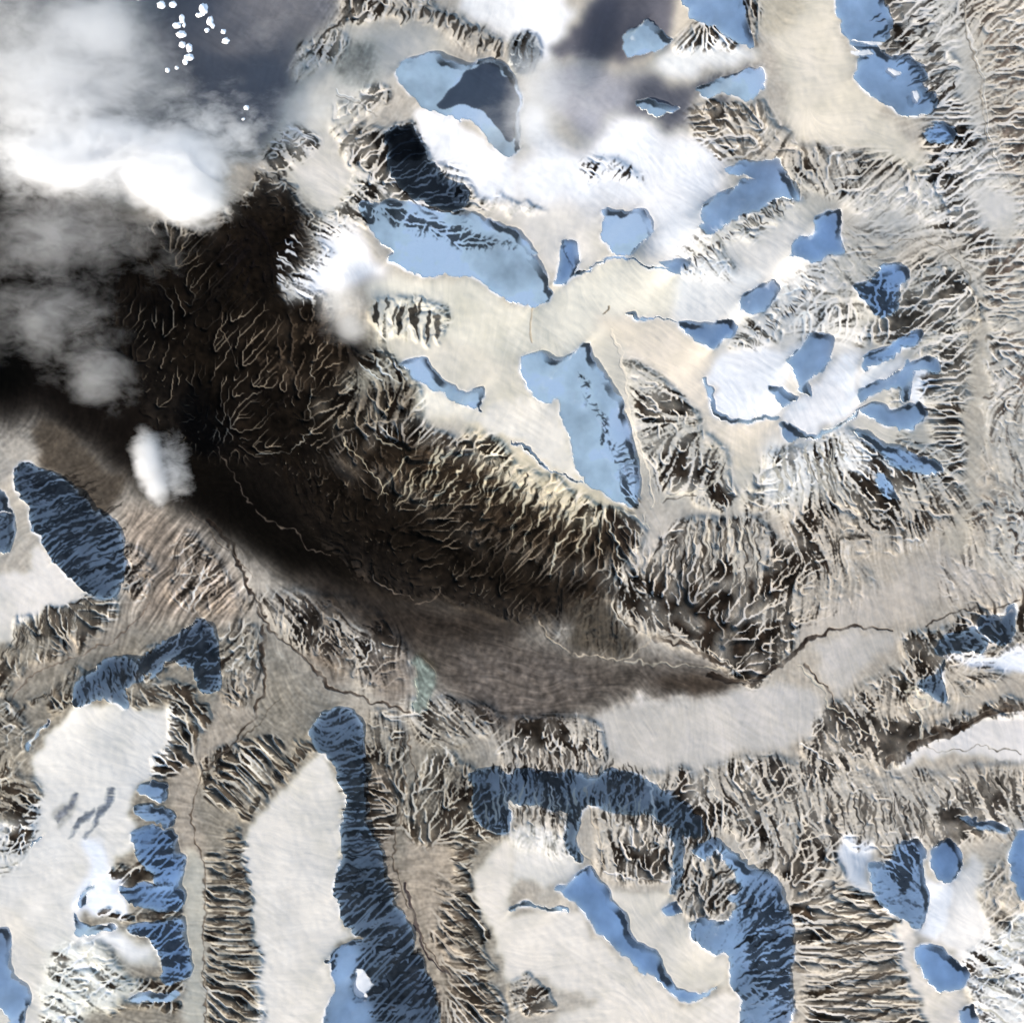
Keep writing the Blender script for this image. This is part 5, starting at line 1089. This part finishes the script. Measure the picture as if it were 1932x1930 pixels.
# ------------------------------------------------------------------ which land form each cell belongs to
# name | category | label | outline (or =key of a shaded face); later rows win
FORMS = '''
valley_floor|valley|pale brown valley bottom with a thin meltwater stream winding down the left side|@C 0,800 60,700 200,600 340,560 560,380 620,280 760,340 700,480 640,760 640,1000 560,1000 200,1930 0,1930
valley_floor|valley|beige valley with a dark stream line between the two tall snow plateaus at lower left|@C 780,760 840,700 900,620 1000,540 1000,640 1120,740 1000,900 900,1120 860,1300 870,1930 690,1930 690,1600 680,1400 650,1250 640,1050 620,980 720,880
valley_floor|valley|brown valley with braided tracks to the right of the long blue shaded cliff|@C 1370,860 1460,780 1600,860 1560,1000 1720,1240 1720,1600 1800,1930 1640,1930 1540,1600 1440,1250 1390,1100
rock_basin|basin|near black bare rock basin under the left edge of the clouds|@F 0,330 120,360 230,390 300,440 420,420 500,340 560,390 590,470 560,560 620,600 690,640 720,720 800,760 660,830 640,870 700,960 870,1090 1010,1190 860,1160 760,1150 640,1120 540,1080 420,1010 330,960 240,920 150,850 60,800 0,770
gravel_plain|plain|grey braided river plain crossing the middle of the picture|@F 470,1130 620,1140 760,1150 880,1170 1040,1220 1180,1240 1300,1250 1410,1285 1300,1310 1120,1330 1060,1360 930,1370 880,1330 820,1290 760,1230 640,1170
valley_floor|valley|smooth pale pinkish snow flat below the point of the dark fan shaped mountain|@22 600,1560 760,1480 1000,1420 1300,1400 1600,1400 1780,1320 1930,1310 @23 120,1320 330,1330 440,1440 400,1580 250,1700 200,1760 @22 1930,1800 1640,1830 1500,1930 1160,1930 800,1900 720,1740
mountain|mountain|dark fan shaped mountain whose gullies meet in a point at the river canyon|@22 1180,0 1300,30 @12 1500,1780 @22 1860,0 @23 200,100 300,480 260,800 200,900 60,1100 @22 1790,1280 1600,1170 1400,1060 1260,970 1040,960 860,850 760,680 800,520 900,330 1080,130
mountain|mountain|brown ribbed mountainside falling from the central triangular snow plateau to the dark basin|@11 620,1370 880,1270 1200,1220 1480,1300 1600,1380 1850,1400 1930,1400 @12 150,1480 400,1660 560,1800 800,1900 1050,1930 @22 1040,120 960,240 860,380 820,480 740,640 520,620 300,640 100,700 @21 1800,640 1500,560 1300,420 1000,150 @11 900,1900 760,1650
mountain|mountain|rugged brown and grey ridges along the upper right edge east of the straight valley|@F 1830,0 1932,0 1932,360 1895,300 1860,180 1840,80
mountain|mountain|mottled brown ridges along the right edge below the grey flat|@F 1862,480 1932,470 1932,1060 1870,1050 1880,880 1850,720
mountain|mountain|grey ribbed ridge with serrated dark edge above the lower right plateau|@23 960,960 1300,880 1600,760 1930,680 1930,1480 1740,1490 1560,1560 1400,1660 1200,1720 1000,1820 880,1910 760,1860 620,1600 620,1380
mountain|mountain|pale slopes with many vertical gullies above the blue bowls at lower right|@D 820,1010 1000,940 1200,960 1420,990 1930,960 1930,1180 1850,1240 1700,1230 1560,1260 1250,1260 1240,1400 1060,1420 980,1350 900,1180
mountain|mountain|tan ribbed spur with dark sideways gullies at the bottom right|@D 1040,1420 1180,1400 1300,1430 1400,1480 1440,1560 1450,1700 1540,1930 1150,1930 1110,1750 1070,1600
mountain|mountain|star shaped ridges radiating eastward from the white ice lobes|@B 1260,1640 1360,1540 1300,1330 1480,1190 1700,1060 1740,1300 1700,1600 1640,1800 1400,1760
snowfield|snowfield|brilliant white snowfield above the large blue glacier at top centre|@02 0,1210 200,1180 90,950 180,760 320,1000 560,1150 620,1000 720,920 900,870 1050,930 1200,1000 1400,1060 1620,1200 1560,1300 1640,1350 1600,1450 1440,1540 1420,1740 1300,1900 1100,1900 1030,1930 1060,1700 950,1560 850,1590 720,1570 640,1640 400,1560 0,1500
snowfield|snowfield|white snow slope right of the black cliff, running down to the right|@01 1240,830 1380,850 1550,930 1700,1050 1850,1150 1930,1220 1930,1480 1700,1480 1560,1380 1420,1300 1320,1200 1270,1100 1220,960
snowfield|snowfield|white snow wedge with grey ticks west of the large blue glacier|@A 1230,880 1360,870 1400,980 1500,1020 1380,1060 1250,1110 1130,1140 1060,1100 1120,1020 1200,950
snow_plateau|plateau|tan snow plateau bounded by a smooth white edge beside the long blue valley at upper right|@02 1870,0 @03 540,0 540,220 600,330 640,500 690,680 780,800 950,930 1080,1080 1180,1220 1240,1300 1080,1290 900,1200 640,1130 400,1100 250,1030 150,900 80,640 0,500 @02 1880,300
snow_plateau|plateau|cream snow plateau curling below the large blue glacier|@11 860,200 1020,180 1200,190 1400,180 1600,190 1750,230 1930,370 @12 100,390 150,390 250,340 320,290 480,180 640,60 900,40 1200,130 1280,150 1220,430 800,440 600,500 560,640 420,730 200,720 0,800 @11 1800,740 1560,690 1400,600 1200,590 1000,620 900,560
snow_plateau|plateau|peach coloured snow plateau left of the two white ice lobes|@12 640,470 840,470 1200,490 1300,560 1400,650 1500,720 1490,820 1450,920 1500,1080 1540,1180 1640,1270 1930,1250 @13 80,1230 100,1340 150,1420 0,1480 @12 1860,1560 1640,1640 1560,1500 1400,1400 1380,1280 1220,1150 1180,950 1020,860 860,760 800,640
snow_plateau|plateau|small triangular cream plateau left of the boot shaped blue glacier|@12 0,1100 160,1080 250,1120 330,1130 370,1300 430,1480 500,1640 380,1640 260,1580 130,1470 0,1370 @11 1760,1360 1700,1250 1560,1200 1700,1180 1800,1110
snow_plateau|plateau|cream snow plateau cut by the left edge under the dark ribbed blue cliff|@20 0,520 240,430 260,260 310,240 380,320 470,430 600,560 690,630 560,700 360,740 170,840 100,930 0,960
snow_plateau|plateau|broad cream snow plateau marked with slate grey streaks at lower left|@F 150,1335 190,1328 230,1330 300,1340 335,1330 330,1400 310,1460 260,1480 250,1520 255,1590 215,1630 180,1680 150,1740 135,1810 110,1830 90,1800 40,1730 0,1690 0,1560 40,1540 75,1500 60,1440 90,1390
snow_plateau|plateau|tall tongue shaped cream plateau west of the long blue shaded cliff|@C 1190,920 1240,960 1280,1040 1300,1150 1290,1330 1270,1390 1300,1560 1350,1590 1250,1660 1260,1800 1250,1930 990,1930 975,1750 960,1600 950,1450 920,1330 920,1250 980,1150 1080,1040
snow_plateau|plateau|cream plateau at bottom centre, southwest of the winding blue ravine|@32 0,1110 180,1090 420,1100 520,1110 600,1230 760,1400 900,1480 1000,1540 1120,1640 1230,1740 1330,1790 1500,1720 1640,1700 1720,1930 300,1930 420,1830 660,1770 400,1680 200,1560 0,1640 @31 1930,1640 1880,1540 1780,1250 1690,1050 1640,850 1740,700 1930,560 @32 0,480 180,440 420,560 500,780 420,860 300,900 100,860 0,860
snow_plateau|plateau|narrow cream plateau on the right bank of the winding blue ravine|@32 700,930 850,940 1050,960 1200,980 1130,1080 1280,1130 1340,1230 1400,1320 1540,1420 1600,1450 1620,1600 1540,1620 1400,1680 1290,1680 1200,1600 1120,1480 1040,1370 930,1280 840,1150 770,1000
snow_plateau|plateau|cream plateau at the right edge below the serrated brown cliff|@23 960,1930 1020,1830 1200,1740 1400,1620 1640,1560 1930,1520 1930,1850 1700,1860 1400,1820 1100,1880
snow_plateau|plateau|peach snow plateau around the oval blue hollow at bottom right|@33 960,1160 1100,1230 1110,1400 1160,1580 1320,1690 1470,1690 1420,1930 1210,1930 1180,1780 1060,1640 960,1400
snow_plateau|plateau|pale grey snow tongue between the round and oval blue hollows at lower right|@33 1440,840 1560,700 1640,760 1600,1000 1700,1250 1640,1420 1560,1560 1480,1480 1340,1360 1340,1200
ice_lobe|ice lobe|rounded white ice lobe ringed by a thin dark blue edge, left of the other lobe|@12 1480,900 1560,740 1760,720 1930,640 @13 0,700 120,700 240,640 200,720 130,800 180,870 90,980 60,1080 100,1150 0,1230 @12 1700,1250 1600,1220 1540,1150
ice_lobe|ice lobe|narrow pale ice lobe ending in a small blue tip, right of the other lobe|@13 90,1220 220,1060 320,1040 480,820 560,760 680,740 660,900 660,1110 580,1200 380,1340 280,1370 190,1290
ice_lobe|ice lobe|white snow slope between two ribbed edges above the wedge shaped blue hollow|@12 1280,150 1400,0 1700,60 1900,160 1760,240 1690,340 1740,440 1640,480 1400,520 1260,500 1220,420
cliff|cliff|short dark blue rock arc joining the two curved cliffs above the streaked plateau|=arc
glacier|glacier|pale blue shaded glacier beside a slate grey patch near the top centre|=upper_ice
glacier|glacier|largest blue shaded glacier, lens shaped, with a dark rim along its upper right side|=north_glacier
glacier|glacier|boot shaped blue shaded glacier with a line of dark ticks in the centre|=boot
glacier|glacier|small twisted pale blue glacier left of the boot shaped one|=ribbon
glacier|glacier|plain blue shaded slope cut off by the top edge, left of the tan plateau|=top_field
glacier|glacier|wide blue shaded bowl with a stepped upper edge, right of the brilliant white snowfield|=east_bowl
glacier|glacier|small squarish blue hollow below the brilliant white snowfield|=small_square
glacier|glacier|long blue shaded valley with white specks at the upper right|=east_arm
glacier|glacier|ragged blue patch below the brown spur right of the wide blue bowl|=ragged
glacier|glacier|mottled dark blue round hollow standing alone in grey ground at right|=round_hollow
glacier|glacier|small blue slab on the white slope above the two ice lobes|=slab
glacier|glacier|wedge shaped blue hollow pointing down between the peach plateau and the ice lobes|=wedge
glacier|glacier|kite shaped blue face between the two white ice lobes|=kite
glacier|glacier|slim blue fin among the ridges right of the ice lobes|=fin
glacier|glacier|branching blue shaded trough with a white patch beside it, right of the ice lobes|=star
glacier|glacier|flat blue trough below the branching one, right of the narrow ice lobe|=trough
glacier|glacier|thin blue gully curving down to the right under the ice lobes|=trough_low
glacier|glacier|blue pool shaped hollow in the bottom left corner|=corner_pool
glacier|glacier|blue bowl with dark streaks and a white left side at lower right|=south_bowl
glacier|glacier|small round blue hollow beside the streaked blue bowl|=south_round
glacier|glacier|smooth oval blue hollow with a white lower rim at bottom right|=south_oval
glacier|glacier|blue shaded hollow cut by the right edge at lower right|=south_edge
cliff|cliff|dark blue ribbed scarp running across the bottom centre above the cream plateau|=scarp
ravine|ravine|winding blue shaded ravine through the bottom centre cream plateau|=canyon
cliff|cliff|long blue black ribbed cliff down the right side of the tongue shaped plateau|=long_wall
cliff|cliff|dark blue cliff with pale diagonal ribs at the left edge|=west_wall
cliff|cliff|blue ribbed cliff with dark slanting gullies right of the winding ravine|=ribbed_wall
cliff|cliff|black rock cliff beside the white snow slope at upper centre|=black_cliff
cliff|cliff|dark blue curved cliff end above the streaked snow plateau, right part|=spur_blue
cliff|cliff|blue grey scalloped cliff above the streaked snow plateau, left part|=crescent
'''
form = np.zeros((N, N), np.int16)
FORM = [('mountain_slopes', 'mountains', 'pale ribbed snow and rock slopes linking the plateaus, valleys and glaciers')]
for nm, cat, lab, outline in rows(FORMS):
    P = SHADE_POLY[outline[1:]] if outline[0] == '=' else outline
    sl, m = poly_mask(P, 0)
    FORM.append((nm, cat, lab))
    form[sl] = np.where(m > .5, len(FORM) - 1, form[sl])
FORM.append(('lake', 'lake', 'small pale green lake beside the brown knolls on the river plain'))
form[lake] = len(FORM) - 1

# ------------------------------------------------------------------ scene
import bpy
from mathutils import Vector, noise as mnoise

U = .2                                   # scene units per traced pixel
scene = bpy.context.scene
COL = scene.collection


def wx(px): return (px - 966.0) * U
def wy(py): return (965.0 - py) * U


def tag(o, label, cat, kind=None, group=None):
    o['label'] = label
    o['category'] = cat
    if kind:
        o['kind'] = kind
    if group:
        o['group'] = group


def new_mat(name):
    m = bpy.data.materials.new(name)
    m.use_nodes = True
    nt = m.node_tree
    nt.nodes.clear()
    return m, nt


def ground_material():
    m, nt = new_mat('snow_and_rock')
    n, l = nt.nodes, nt.links
    out = n.new('ShaderNodeOutputMaterial')
    bs = n.new('ShaderNodeBsdfPrincipled')
    bs.inputs['Roughness'].default_value = .92
    bs.inputs['Specular IOR Level'].default_value = .0
    l.new(bs.outputs[0], out.inputs['Surface'])
    at = []
    for nm in ('ground', 'rock_colour', 'rock_cover'):
        a = n.new('ShaderNodeAttribute'); a.attribute_name = nm; at.append(a)
    tc = n.new('ShaderNodeNewGeometry')
    nz = n.new('ShaderNodeTexNoise')
    nz.inputs['Scale'].default_value = 1.7
    nz.inputs['Detail'].default_value = 5
    nz.inputs['Roughness'].default_value = .65
    l.new(tc.outputs['Position'], nz.inputs['Vector'])
    # the noise frays the edge between rock and snow
    ad = n.new('ShaderNodeMath'); ad.operation = 'MULTIPLY_ADD'
    ad.inputs[1].default_value = .5; ad.inputs[2].default_value = -.25
    l.new(nz.outputs['Fac'], ad.inputs[0])
    bell = n.new('ShaderNodeMath'); bell.operation = 'MULTIPLY'
    inv = n.new('ShaderNodeMath'); inv.operation = 'SUBTRACT'; inv.inputs[0].default_value = 1
    l.new(at[2].outputs['Fac'], inv.inputs[1])
    l.new(inv.outputs[0], bell.inputs[0]); l.new(at[2].outputs['Fac'], bell.inputs[1])
    b2 = n.new('ShaderNodeMath'); b2.operation = 'MULTIPLY'; l.new(bell.outputs[0], b2.inputs[0]); l.new(ad.outputs[0], b2.inputs[1])
    b3 = n.new('ShaderNodeMath'); b3.operation = 'MULTIPLY_ADD'; b3.inputs[1].default_value = 3.0; b3.use_clamp = True
    l.new(b2.outputs[0], b3.inputs[0]); l.new(at[2].outputs['Fac'], b3.inputs[2])
    mx = n.new('ShaderNodeMix'); mx.data_type = 'RGBA'
    l.new(b3.outputs[0], mx.inputs['Factor'])
    l.new(at[0].outputs['Color'], mx.inputs[6]); l.new(at[1].outputs['Color'], mx.inputs[7])
    # slight mottling of whatever lies there
    mr = n.new('ShaderNodeMapRange'); mr.inputs[1].default_value = .3; mr.inputs[2].default_value = .7
    mr.inputs[3].default_value = .975; mr.inputs[4].default_value = 1.02
    l.new(nz.outputs['Fac'], mr.inputs[0])
    mu = n.new('ShaderNodeMix'); mu.data_type = 'RGBA'; mu.blend_type = 'MULTIPLY'; mu.inputs['Factor'].default_value = 1
    l.new(mx.outputs[2], mu.inputs[6]); l.new(mr.outputs[0], mu.inputs[7])
    l.new(mu.outputs[2], bs.inputs['Base Color'])
    return m


ALB = .62                                # open-sun brightness -> albedo
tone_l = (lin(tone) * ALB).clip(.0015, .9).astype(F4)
tone_l += (ice * (1 - vm) * (1 - combw))[..., None] * (shade_alb - tone_l)
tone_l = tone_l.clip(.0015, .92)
rock_l = (lin(np.clip(rockc, 4, 250)) * .62).clip(.0015, .6).astype(F4)
VX = wx(X).ravel().astype(F4); VY = wy(Y).ravel().astype(F4); VZ = (H * F4(U)).ravel()
GROUND = ground_material()
ii, jj = np.meshgrid(np.arange(N - 1), np.arange(N - 1), indexing='ij')
v00 = (ii * N + jj).ravel().astype(np.int32)
face_form = form[:-1, :-1].ravel()


def add_mesh(name, co, faces, mats):
    me = bpy.data.meshes.new(name)
    me.vertices.add(len(co)); me.vertices.foreach_set('co', np.ascontiguousarray(co, F4).ravel())
    k = faces.shape[1]
    me.loops.add(faces.size); me.loops.foreach_set('vertex_index', np.ascontiguousarray(faces, np.int32).ravel())
    me.polygons.add(len(faces)); me.polygons.foreach_set('loop_start', np.arange(0, faces.size, k, dtype=np.int32))
    me.update(calc_edges=True)
    me.shade_flat()
    me.materials.append(mats)
    o = bpy.data.objects.new(name, me)
    COL.objects.link(o)
    return o


def put(me, name, typ, key, arr):
    a = me.attributes.new(name, typ, 'POINT')
    a.data.foreach_set(key, np.ascontiguousarray(arr, F4).ravel())


rgba = np.ones((N * N, 4), F4); rgba[:, :3] = tone_l.reshape(-1, 3)
rrgba = np.ones((N * N, 4), F4); rrgba[:, :3] = rock_l.reshape(-1, 3)
rc = rock.ravel()
for fi, (nm, cat, lab) in enumerate(FORM):
    f = v00[face_form == fi]
    if not len(f):
        continue
    quads = np.stack((f, f + N, f + N + 1, f + 1), axis=1)
    used, invq = np.unique(quads, return_inverse=True)
    co = np.stack((VX[used], VY[used], VZ[used]), axis=1)
    c0 = np.array((co[:, 0].mean(), co[:, 1].mean(), co[:, 2].min()), F4)
    o = add_mesh(nm, co - c0, invq.reshape(-1, 4), GROUND)
    o.location = [float(v) for v in c0]
    put(o.data, 'ground', 'FLOAT_COLOR', 'color', rgba[used])
    put(o.data, 'rock_colour', 'FLOAT_COLOR', 'color', rrgba[used])
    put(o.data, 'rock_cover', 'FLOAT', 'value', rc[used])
    tag(o, lab, cat, 'structure')

# land running on to the horizon round the traced area
b = np.concatenate([np.arange(N), np.arange(1, N) * N + N - 1, N * N - 2 - np.arange(N - 1), (N - 2 - np.arange(N - 2)) * N])[::3]
ring = [np.stack((VX[b], VY[b], VZ[b]), axis=1)]
kk = np.exp(-.5 * (np.arange(-40, 41) / 16.0) ** 2); kk /= kk.sum()
zs = np.convolve(np.concatenate((ring[0][-40:, 2], ring[0][:, 2], ring[0][:40, 2])), kk, 'valid')
for s in (1.008, 1.03, 1.07, 1.13, 1.2, 1.3, 1.5, 2, 3, 6, 20, 60):
    r = ring[0].copy()
    r[:, :2] *= s
    t = min(1, (s - 1) / .5)
    t0 = min(1, (s - 1) / .02)
    r[:, 2] = (r[:, 2] * (1 - t0) + zs * t0) * (1 - t) + t * float(VZ.mean())
    r[:, 2] += np.array([mnoise.fractal((x * .03, y * .03, 3), 1, 2, 4) for x, y in r[:, :2]]) * 3 * t0
    ring.append(r)
nb = len(b)
q = []
i = np.arange(nb)
for k in range(len(ring) - 1):
    q.append(np.stack((k * nb + i, (k + 1) * nb + i, (k + 1) * nb + (i + 1) % nb, k * nb + (i + 1) % nb), axis=1))
o = add_mesh('distant_land', np.concatenate(ring), np.concatenate(q), GROUND)
nv = len(o.data.vertices)
put(o.data, 'ground', 'FLOAT_COLOR', 'color', np.tile(np.array((.5, .47, .43, 1), F4), (nv, 1)))
put(o.data, 'rock_colour', 'FLOAT_COLOR', 'color', np.tile(np.array((.06, .05, .04, 1), F4), (nv, 1)))
put(o.data, 'rock_cover', 'FLOAT', 'value', np.full(nv, .3, F4))
tag(o, 'snowy brown land stretching away beyond the mapped mountains', 'land', 'structure')

# ------------------------------------------------------------------ clouds
GZ = float(np.median(VZ))


def cloud_material(name, lobes, dens, scale, erode, aniso=.35):
    """lobes: (centre xyz, radius xyz, weight) in the cloud's own space"""
    m, nt = new_mat(name)
    n, l = nt.nodes, nt.links
    out = n.new('ShaderNodeOutputMaterial')
    vol = n.new('ShaderNodeVolumePrincipled')
    vol.inputs['Color'].default_value = (.985, .985, .985, 1)
    vol.inputs['Anisotropy'].default_value = aniso
    l.new(vol.outputs[0], out.inputs['Volume'])
    tc = n.new('ShaderNodeTexCoord')
    total = None
    for c, r, w_ in lobes:
        s = n.new('ShaderNodeVectorMath'); s.operation = 'SUBTRACT'; s.inputs[1].default_value = c
        l.new(tc.outputs['Object'], s.inputs[0])
        d = n.new('ShaderNodeVectorMath'); d.operation = 'DIVIDE'; d.inputs[1].default_value = r
        l.new(s.outputs[0], d.inputs[0])
        q_ = n.new('ShaderNodeVectorMath'); q_.operation = 'DOT_PRODUCT'
        l.new(d.outputs[0], q_.inputs[0]); l.new(d.outputs[0], q_.inputs[1])
        k = n.new('ShaderNodeMath'); k.operation = 'MULTIPLY_ADD'; k.use_clamp = True
        k.inputs[1].default_value = -1; k.inputs[2].default_value = 1
        l.new(q_.outputs['Value'], k.inputs[0])
        g_ = n.new('ShaderNodeMath'); g_.operation = 'MULTIPLY'; g_.inputs[1].default_value = w_
        l.new(k.outputs[0], g_.inputs[0])
        if total is None:
            total = g_
        else:
            a = n.new('ShaderNodeMath'); a.operation = 'ADD'
            l.new(total.outputs[0], a.inputs[0]); l.new(g_.outputs[0], a.inputs[1])
            total = a
    nz = n.new('ShaderNodeTexNoise')
    nz.inputs['Scale'].default_value = scale; nz.inputs['Detail'].default_value = 6
    nz.inputs['Roughness'].default_value = .72; nz.inputs['Distortion'].default_value = .3
    mp = n.new('ShaderNodeMapping')
    mp.inputs['Rotation'].default_value = (0, 0, math.radians(42)); mp.inputs['Scale'].default_value = (.75, 1.2, .3)
    l.new(tc.outputs['Object'], mp.inputs['Vector']); l.new(mp.outputs[0], nz.inputs['Vector'])
    e = n.new('ShaderNodeMapRange')
    e.inputs[1].default_value = .30; e.inputs[2].default_value = .66
    e.inputs[3].default_value = -erode; e.inputs[4].default_value = .12
    l.new(nz.outputs['Fac'], e.inputs[0])
    f = n.new('ShaderNodeMath'); f.operation = 'ADD'; f.use_clamp = True
    l.new(total.outputs[0], f.inputs[0]); l.new(e.outputs[0], f.inputs[1])
    gt = n.new('ShaderNodeMath'); gt.operation = 'MULTIPLY'
    l.new(f.outputs[0], gt.inputs[0]); l.new(total.outputs[0], gt.inputs[1])
    h = n.new('ShaderNodeMath'); h.operation = 'MULTIPLY'; h.inputs[1].default_value = dens
    l.new(gt.outputs[0], h.inputs[0])
    l.new(h.outputs[0], vol.inputs['Density'])
    return m


def icosphere(sub):
    import bmesh
    bm = bmesh.new()
    bmesh.ops.create_icosphere(bm, subdivisions=sub, radius=1)
    v = np.array([x.co[:] for x in bm.verts]); f = np.array([[y.index for y in x.verts] for x in bm.faces])
    bm.free()
    return v, f


SV, SF = icosphere(4)


def cloud(label, lobes, dens, erode, alt, thick, scale=.095, group=None, aniso=.35):
    """lobes: (px, py, rx, ry, weight) traced; one hull round all of them, density inside"""
    cx = sum(a[0] for a in lobes) / len(lobes); cy = sum(a[1] for a in lobes) / len(lobes)
    spec, co, fa, k = [], [], [], 0
    for px, py, rx, ry, w_ in lobes:
        c = ((px - cx) * U, (cy - py) * U, 0)
        r = (rx * U, ry * U, thick)
        spec.append((c, r, w_))
        co.append(SV * np.array(r) * .995 + np.array(c)); fa.append(SF + k); k += len(SV)
    mt = cloud_material('cloud_vapour', spec, dens, scale, erode, aniso)
    o = add_mesh('cloud', np.concatenate(co), np.concatenate(fa), mt)
    o.location = (wx(cx), wy(cy), alt)
    if len(lobes) > 1:
        md = o.modifiers.new('union', 'REMESH')
        md.mode = 'VOXEL'; md.voxel_size = thick / 5
    tag(o, label, 'cloud', group=group)
    return o


CA_ = GZ + 15
UL = 'clouds over the upper left corner'
cloud('large brilliant white cloud bank at the upper left', [(235, 310, 210, 95, .9), (335, 345, 110, 95, 1.3), (130, 260, 190, 110, .8), (380, 395, 80, 60, .8), (400, 290, 170, 100, .45), (420, 220, 180, 100, .32), (80, 330, 150, 80, .6)], .5, .72, CA_, 7, scale=.12, group=UL)
cloud('thin grey white veil of cloud in the top left corner', [(60, 100, 260, 190, .6), (170, 130, 210, 150, .6), (60, 210, 220, 130, .6), (190, 40, 100, 90, .55), (330, 190, 160, 110, .42), (270, 60, 130, 100, .3), (470, 250, 130, 110, .3), (520, 60, 110, 100, .3)], .18, .62, CA_ + 2, 6, scale=.09, group=UL)
cloud('murky grey streaks of cloud along the left edge over the black basin', [(40, 410, 210, 130, .6), (170, 420, 180, 95, .55), (90, 530, 170, 120, .55), (150, 650, 125, 130, .6), (40, 620, 100, 90, .6), (205, 725, 85, 75, .8), (280, 480, 130, 90, .42)], .12, .68, CA_ - 3, 5, scale=.11, group=UL)
cloud('small detached white cloud with a bright curved left side over dark rock', [(312, 868, 66, 72, .75), (274, 850, 38, 58, .8), (284, 900, 38, 48, .8), (300, 935, 26, 34, .9), (340, 915, 44, 44, .5)], .5, .66, GZ + 9, 4, scale=.14)
cloud('small grey brown cloud puff below the white snow wedge', [(650, 600, 70, 76, .6), (668, 625, 36, 36, .8), (640, 570, 60, 54, .6)], .16, .55, GZ + 12, 4, scale=.1)
cloud('soft grey white cloud veil between the slate patch and the white snowfield at top centre', [(1010, 190, 70, 130, .9), (940, 250, 100, 90, .5), (1090, 170, 120, 100, .5)], .2, .55, GZ + 13, 4, scale=.08)
cloud('faint haze of cloud over the pale ridge left of the slate grey hollow', [(690, 140, 80, 80, .5), (640, 200, 90, 80, .5), (560, 220, 90, 80, .7)], .16, .55, GZ + 13, 4, scale=.08)

# tiny bright puffs above the slate-grey shadow
pm, nt = new_mat('cloud_white')
bs = nt.nodes.new('ShaderNodeBsdfPrincipled'); ou = nt.nodes.new('ShaderNodeOutputMaterial')
tx = nt.nodes.new('ShaderNodeTexNoise'); tx.inputs['Scale'].default_value = 2
rp = nt.nodes.new('ShaderNodeMapRange'); rp.inputs[3].default_value = .9; rp.inputs[4].default_value = .97
nt.links.new(tx.outputs['Fac'], rp.inputs[0]); nt.links.new(rp.outputs[0], bs.inputs['Base Color'])
bs.inputs['Roughness'].default_value = 1
nt.links.new(bs.outputs[0], ou.inputs['Surface'])
PUFF = [(1095, 45, 22, 20), (1258, 100, 27, 27), (1345, 98, 28, 24), (1412, 205, 20, 34), (1375, 252, 30, 20), (1428, 250, 12, 16), (1408, 320, 36, 26),
        (1414, 395, 24, 24), (1466, 420, 22, 34), (1464, 490, 36, 24), (1436, 522, 20, 22), (1305, 585, 18, 17), (1373, 567, 15, 13), (1572, 130, 32, 40),
        (1540, 176, 24, 18), (1622, 222, 22, 36), (1640, 255, 16, 18), (1598, 287, 18, 17), (1720, 298, 18, 17), (1738, 367, 26, 22), (1890, 862, 18, 17),
        (1868, 948, 12, 9), (575, 150, 0, 0)]
pv, pf = icosphere(3)
for k, (tx_, ty_, rx, ry) in enumerate(PUFF):
    if not rx:
        continue
    x0, y0 = conv('00', '%d,%d' % (tx_, ty_))
    r = np.array((rx * .25 * U, ry * .25 * U, min(rx, ry) * .08 * U))
    d = np.array([1 + .45 * mnoise.noise(Vector(v * 1.8) + Vector((k * 7.1, 0, 0))) + .2 * mnoise.noise(Vector(v * 4) + Vector((0, k * 5.3, 0))) for v in pv])
    o = add_mesh('cloud_puff', pv * d[:, None] * r, pf, pm)
    o.data.shade_smooth()
    o.location = (wx(x0), wy(y0), CA_ + 14)
    tag(o, 'tiny bright white cloud puff over the slate grey shadow at top left', 'cloud puff', group='tiny white puffs over the slate grey shadow')

# ------------------------------------------------------------------ camera, sun, sky
cam = bpy.data.objects.new('camera', bpy.data.cameras.new('camera'))
COL.objects.link(cam)
DIST = 1800.0
cam.location = (0, 0, GZ + DIST)
cam.data.sensor_width = 36
cam.data.lens = 36 * DIST / (1932 * U)
cam.data.clip_start = 10
cam.data.clip_end = 60000
scene.camera = cam

sun = bpy.data.objects.new('sun', bpy.data.lights.new('sun', 'SUN'))
COL.objects.link(sun)
sun.data.energy = 4.0
sun.data.angle = math.radians(.5)
sun.data.color = (1.0, .92, .82)
ce = math.cos(SUN_EL) / math.sqrt(2)
sun.rotation_euler = Vector((-ce, -ce, math.sin(SUN_EL))).to_track_quat('Z', 'Y').to_euler()
sun.location = (-300, -300, 300)

world = bpy.data.worlds.new('World')
scene.world = world
world.use_nodes = True
nt = world.node_tree
bg = nt.nodes['Background']
sky = nt.nodes.new('ShaderNodeTexSky')
sky.sky_type = 'NISHITA'
sky.sun_disc = False
sky.sun_elevation = SUN_EL
sky.sun_rotation = math.radians(225)
nt.links.new(sky.outputs[0], bg.inputs['Color'])
bg.inputs['Strength'].default_value = .15

scene.view_settings.view_transform = 'Standard'
scene.view_settings.look = 'None'
scene.view_settings.gamma = 1
scene.view_settings.exposure = 1.0
scene.cycles.max_bounces = 10
scene.cycles.diffuse_bounces = 3
scene.cycles.volume_bounces = 6
scene.cycles.volume_step_rate = 1.0
scene.cycles.use_denoising = True
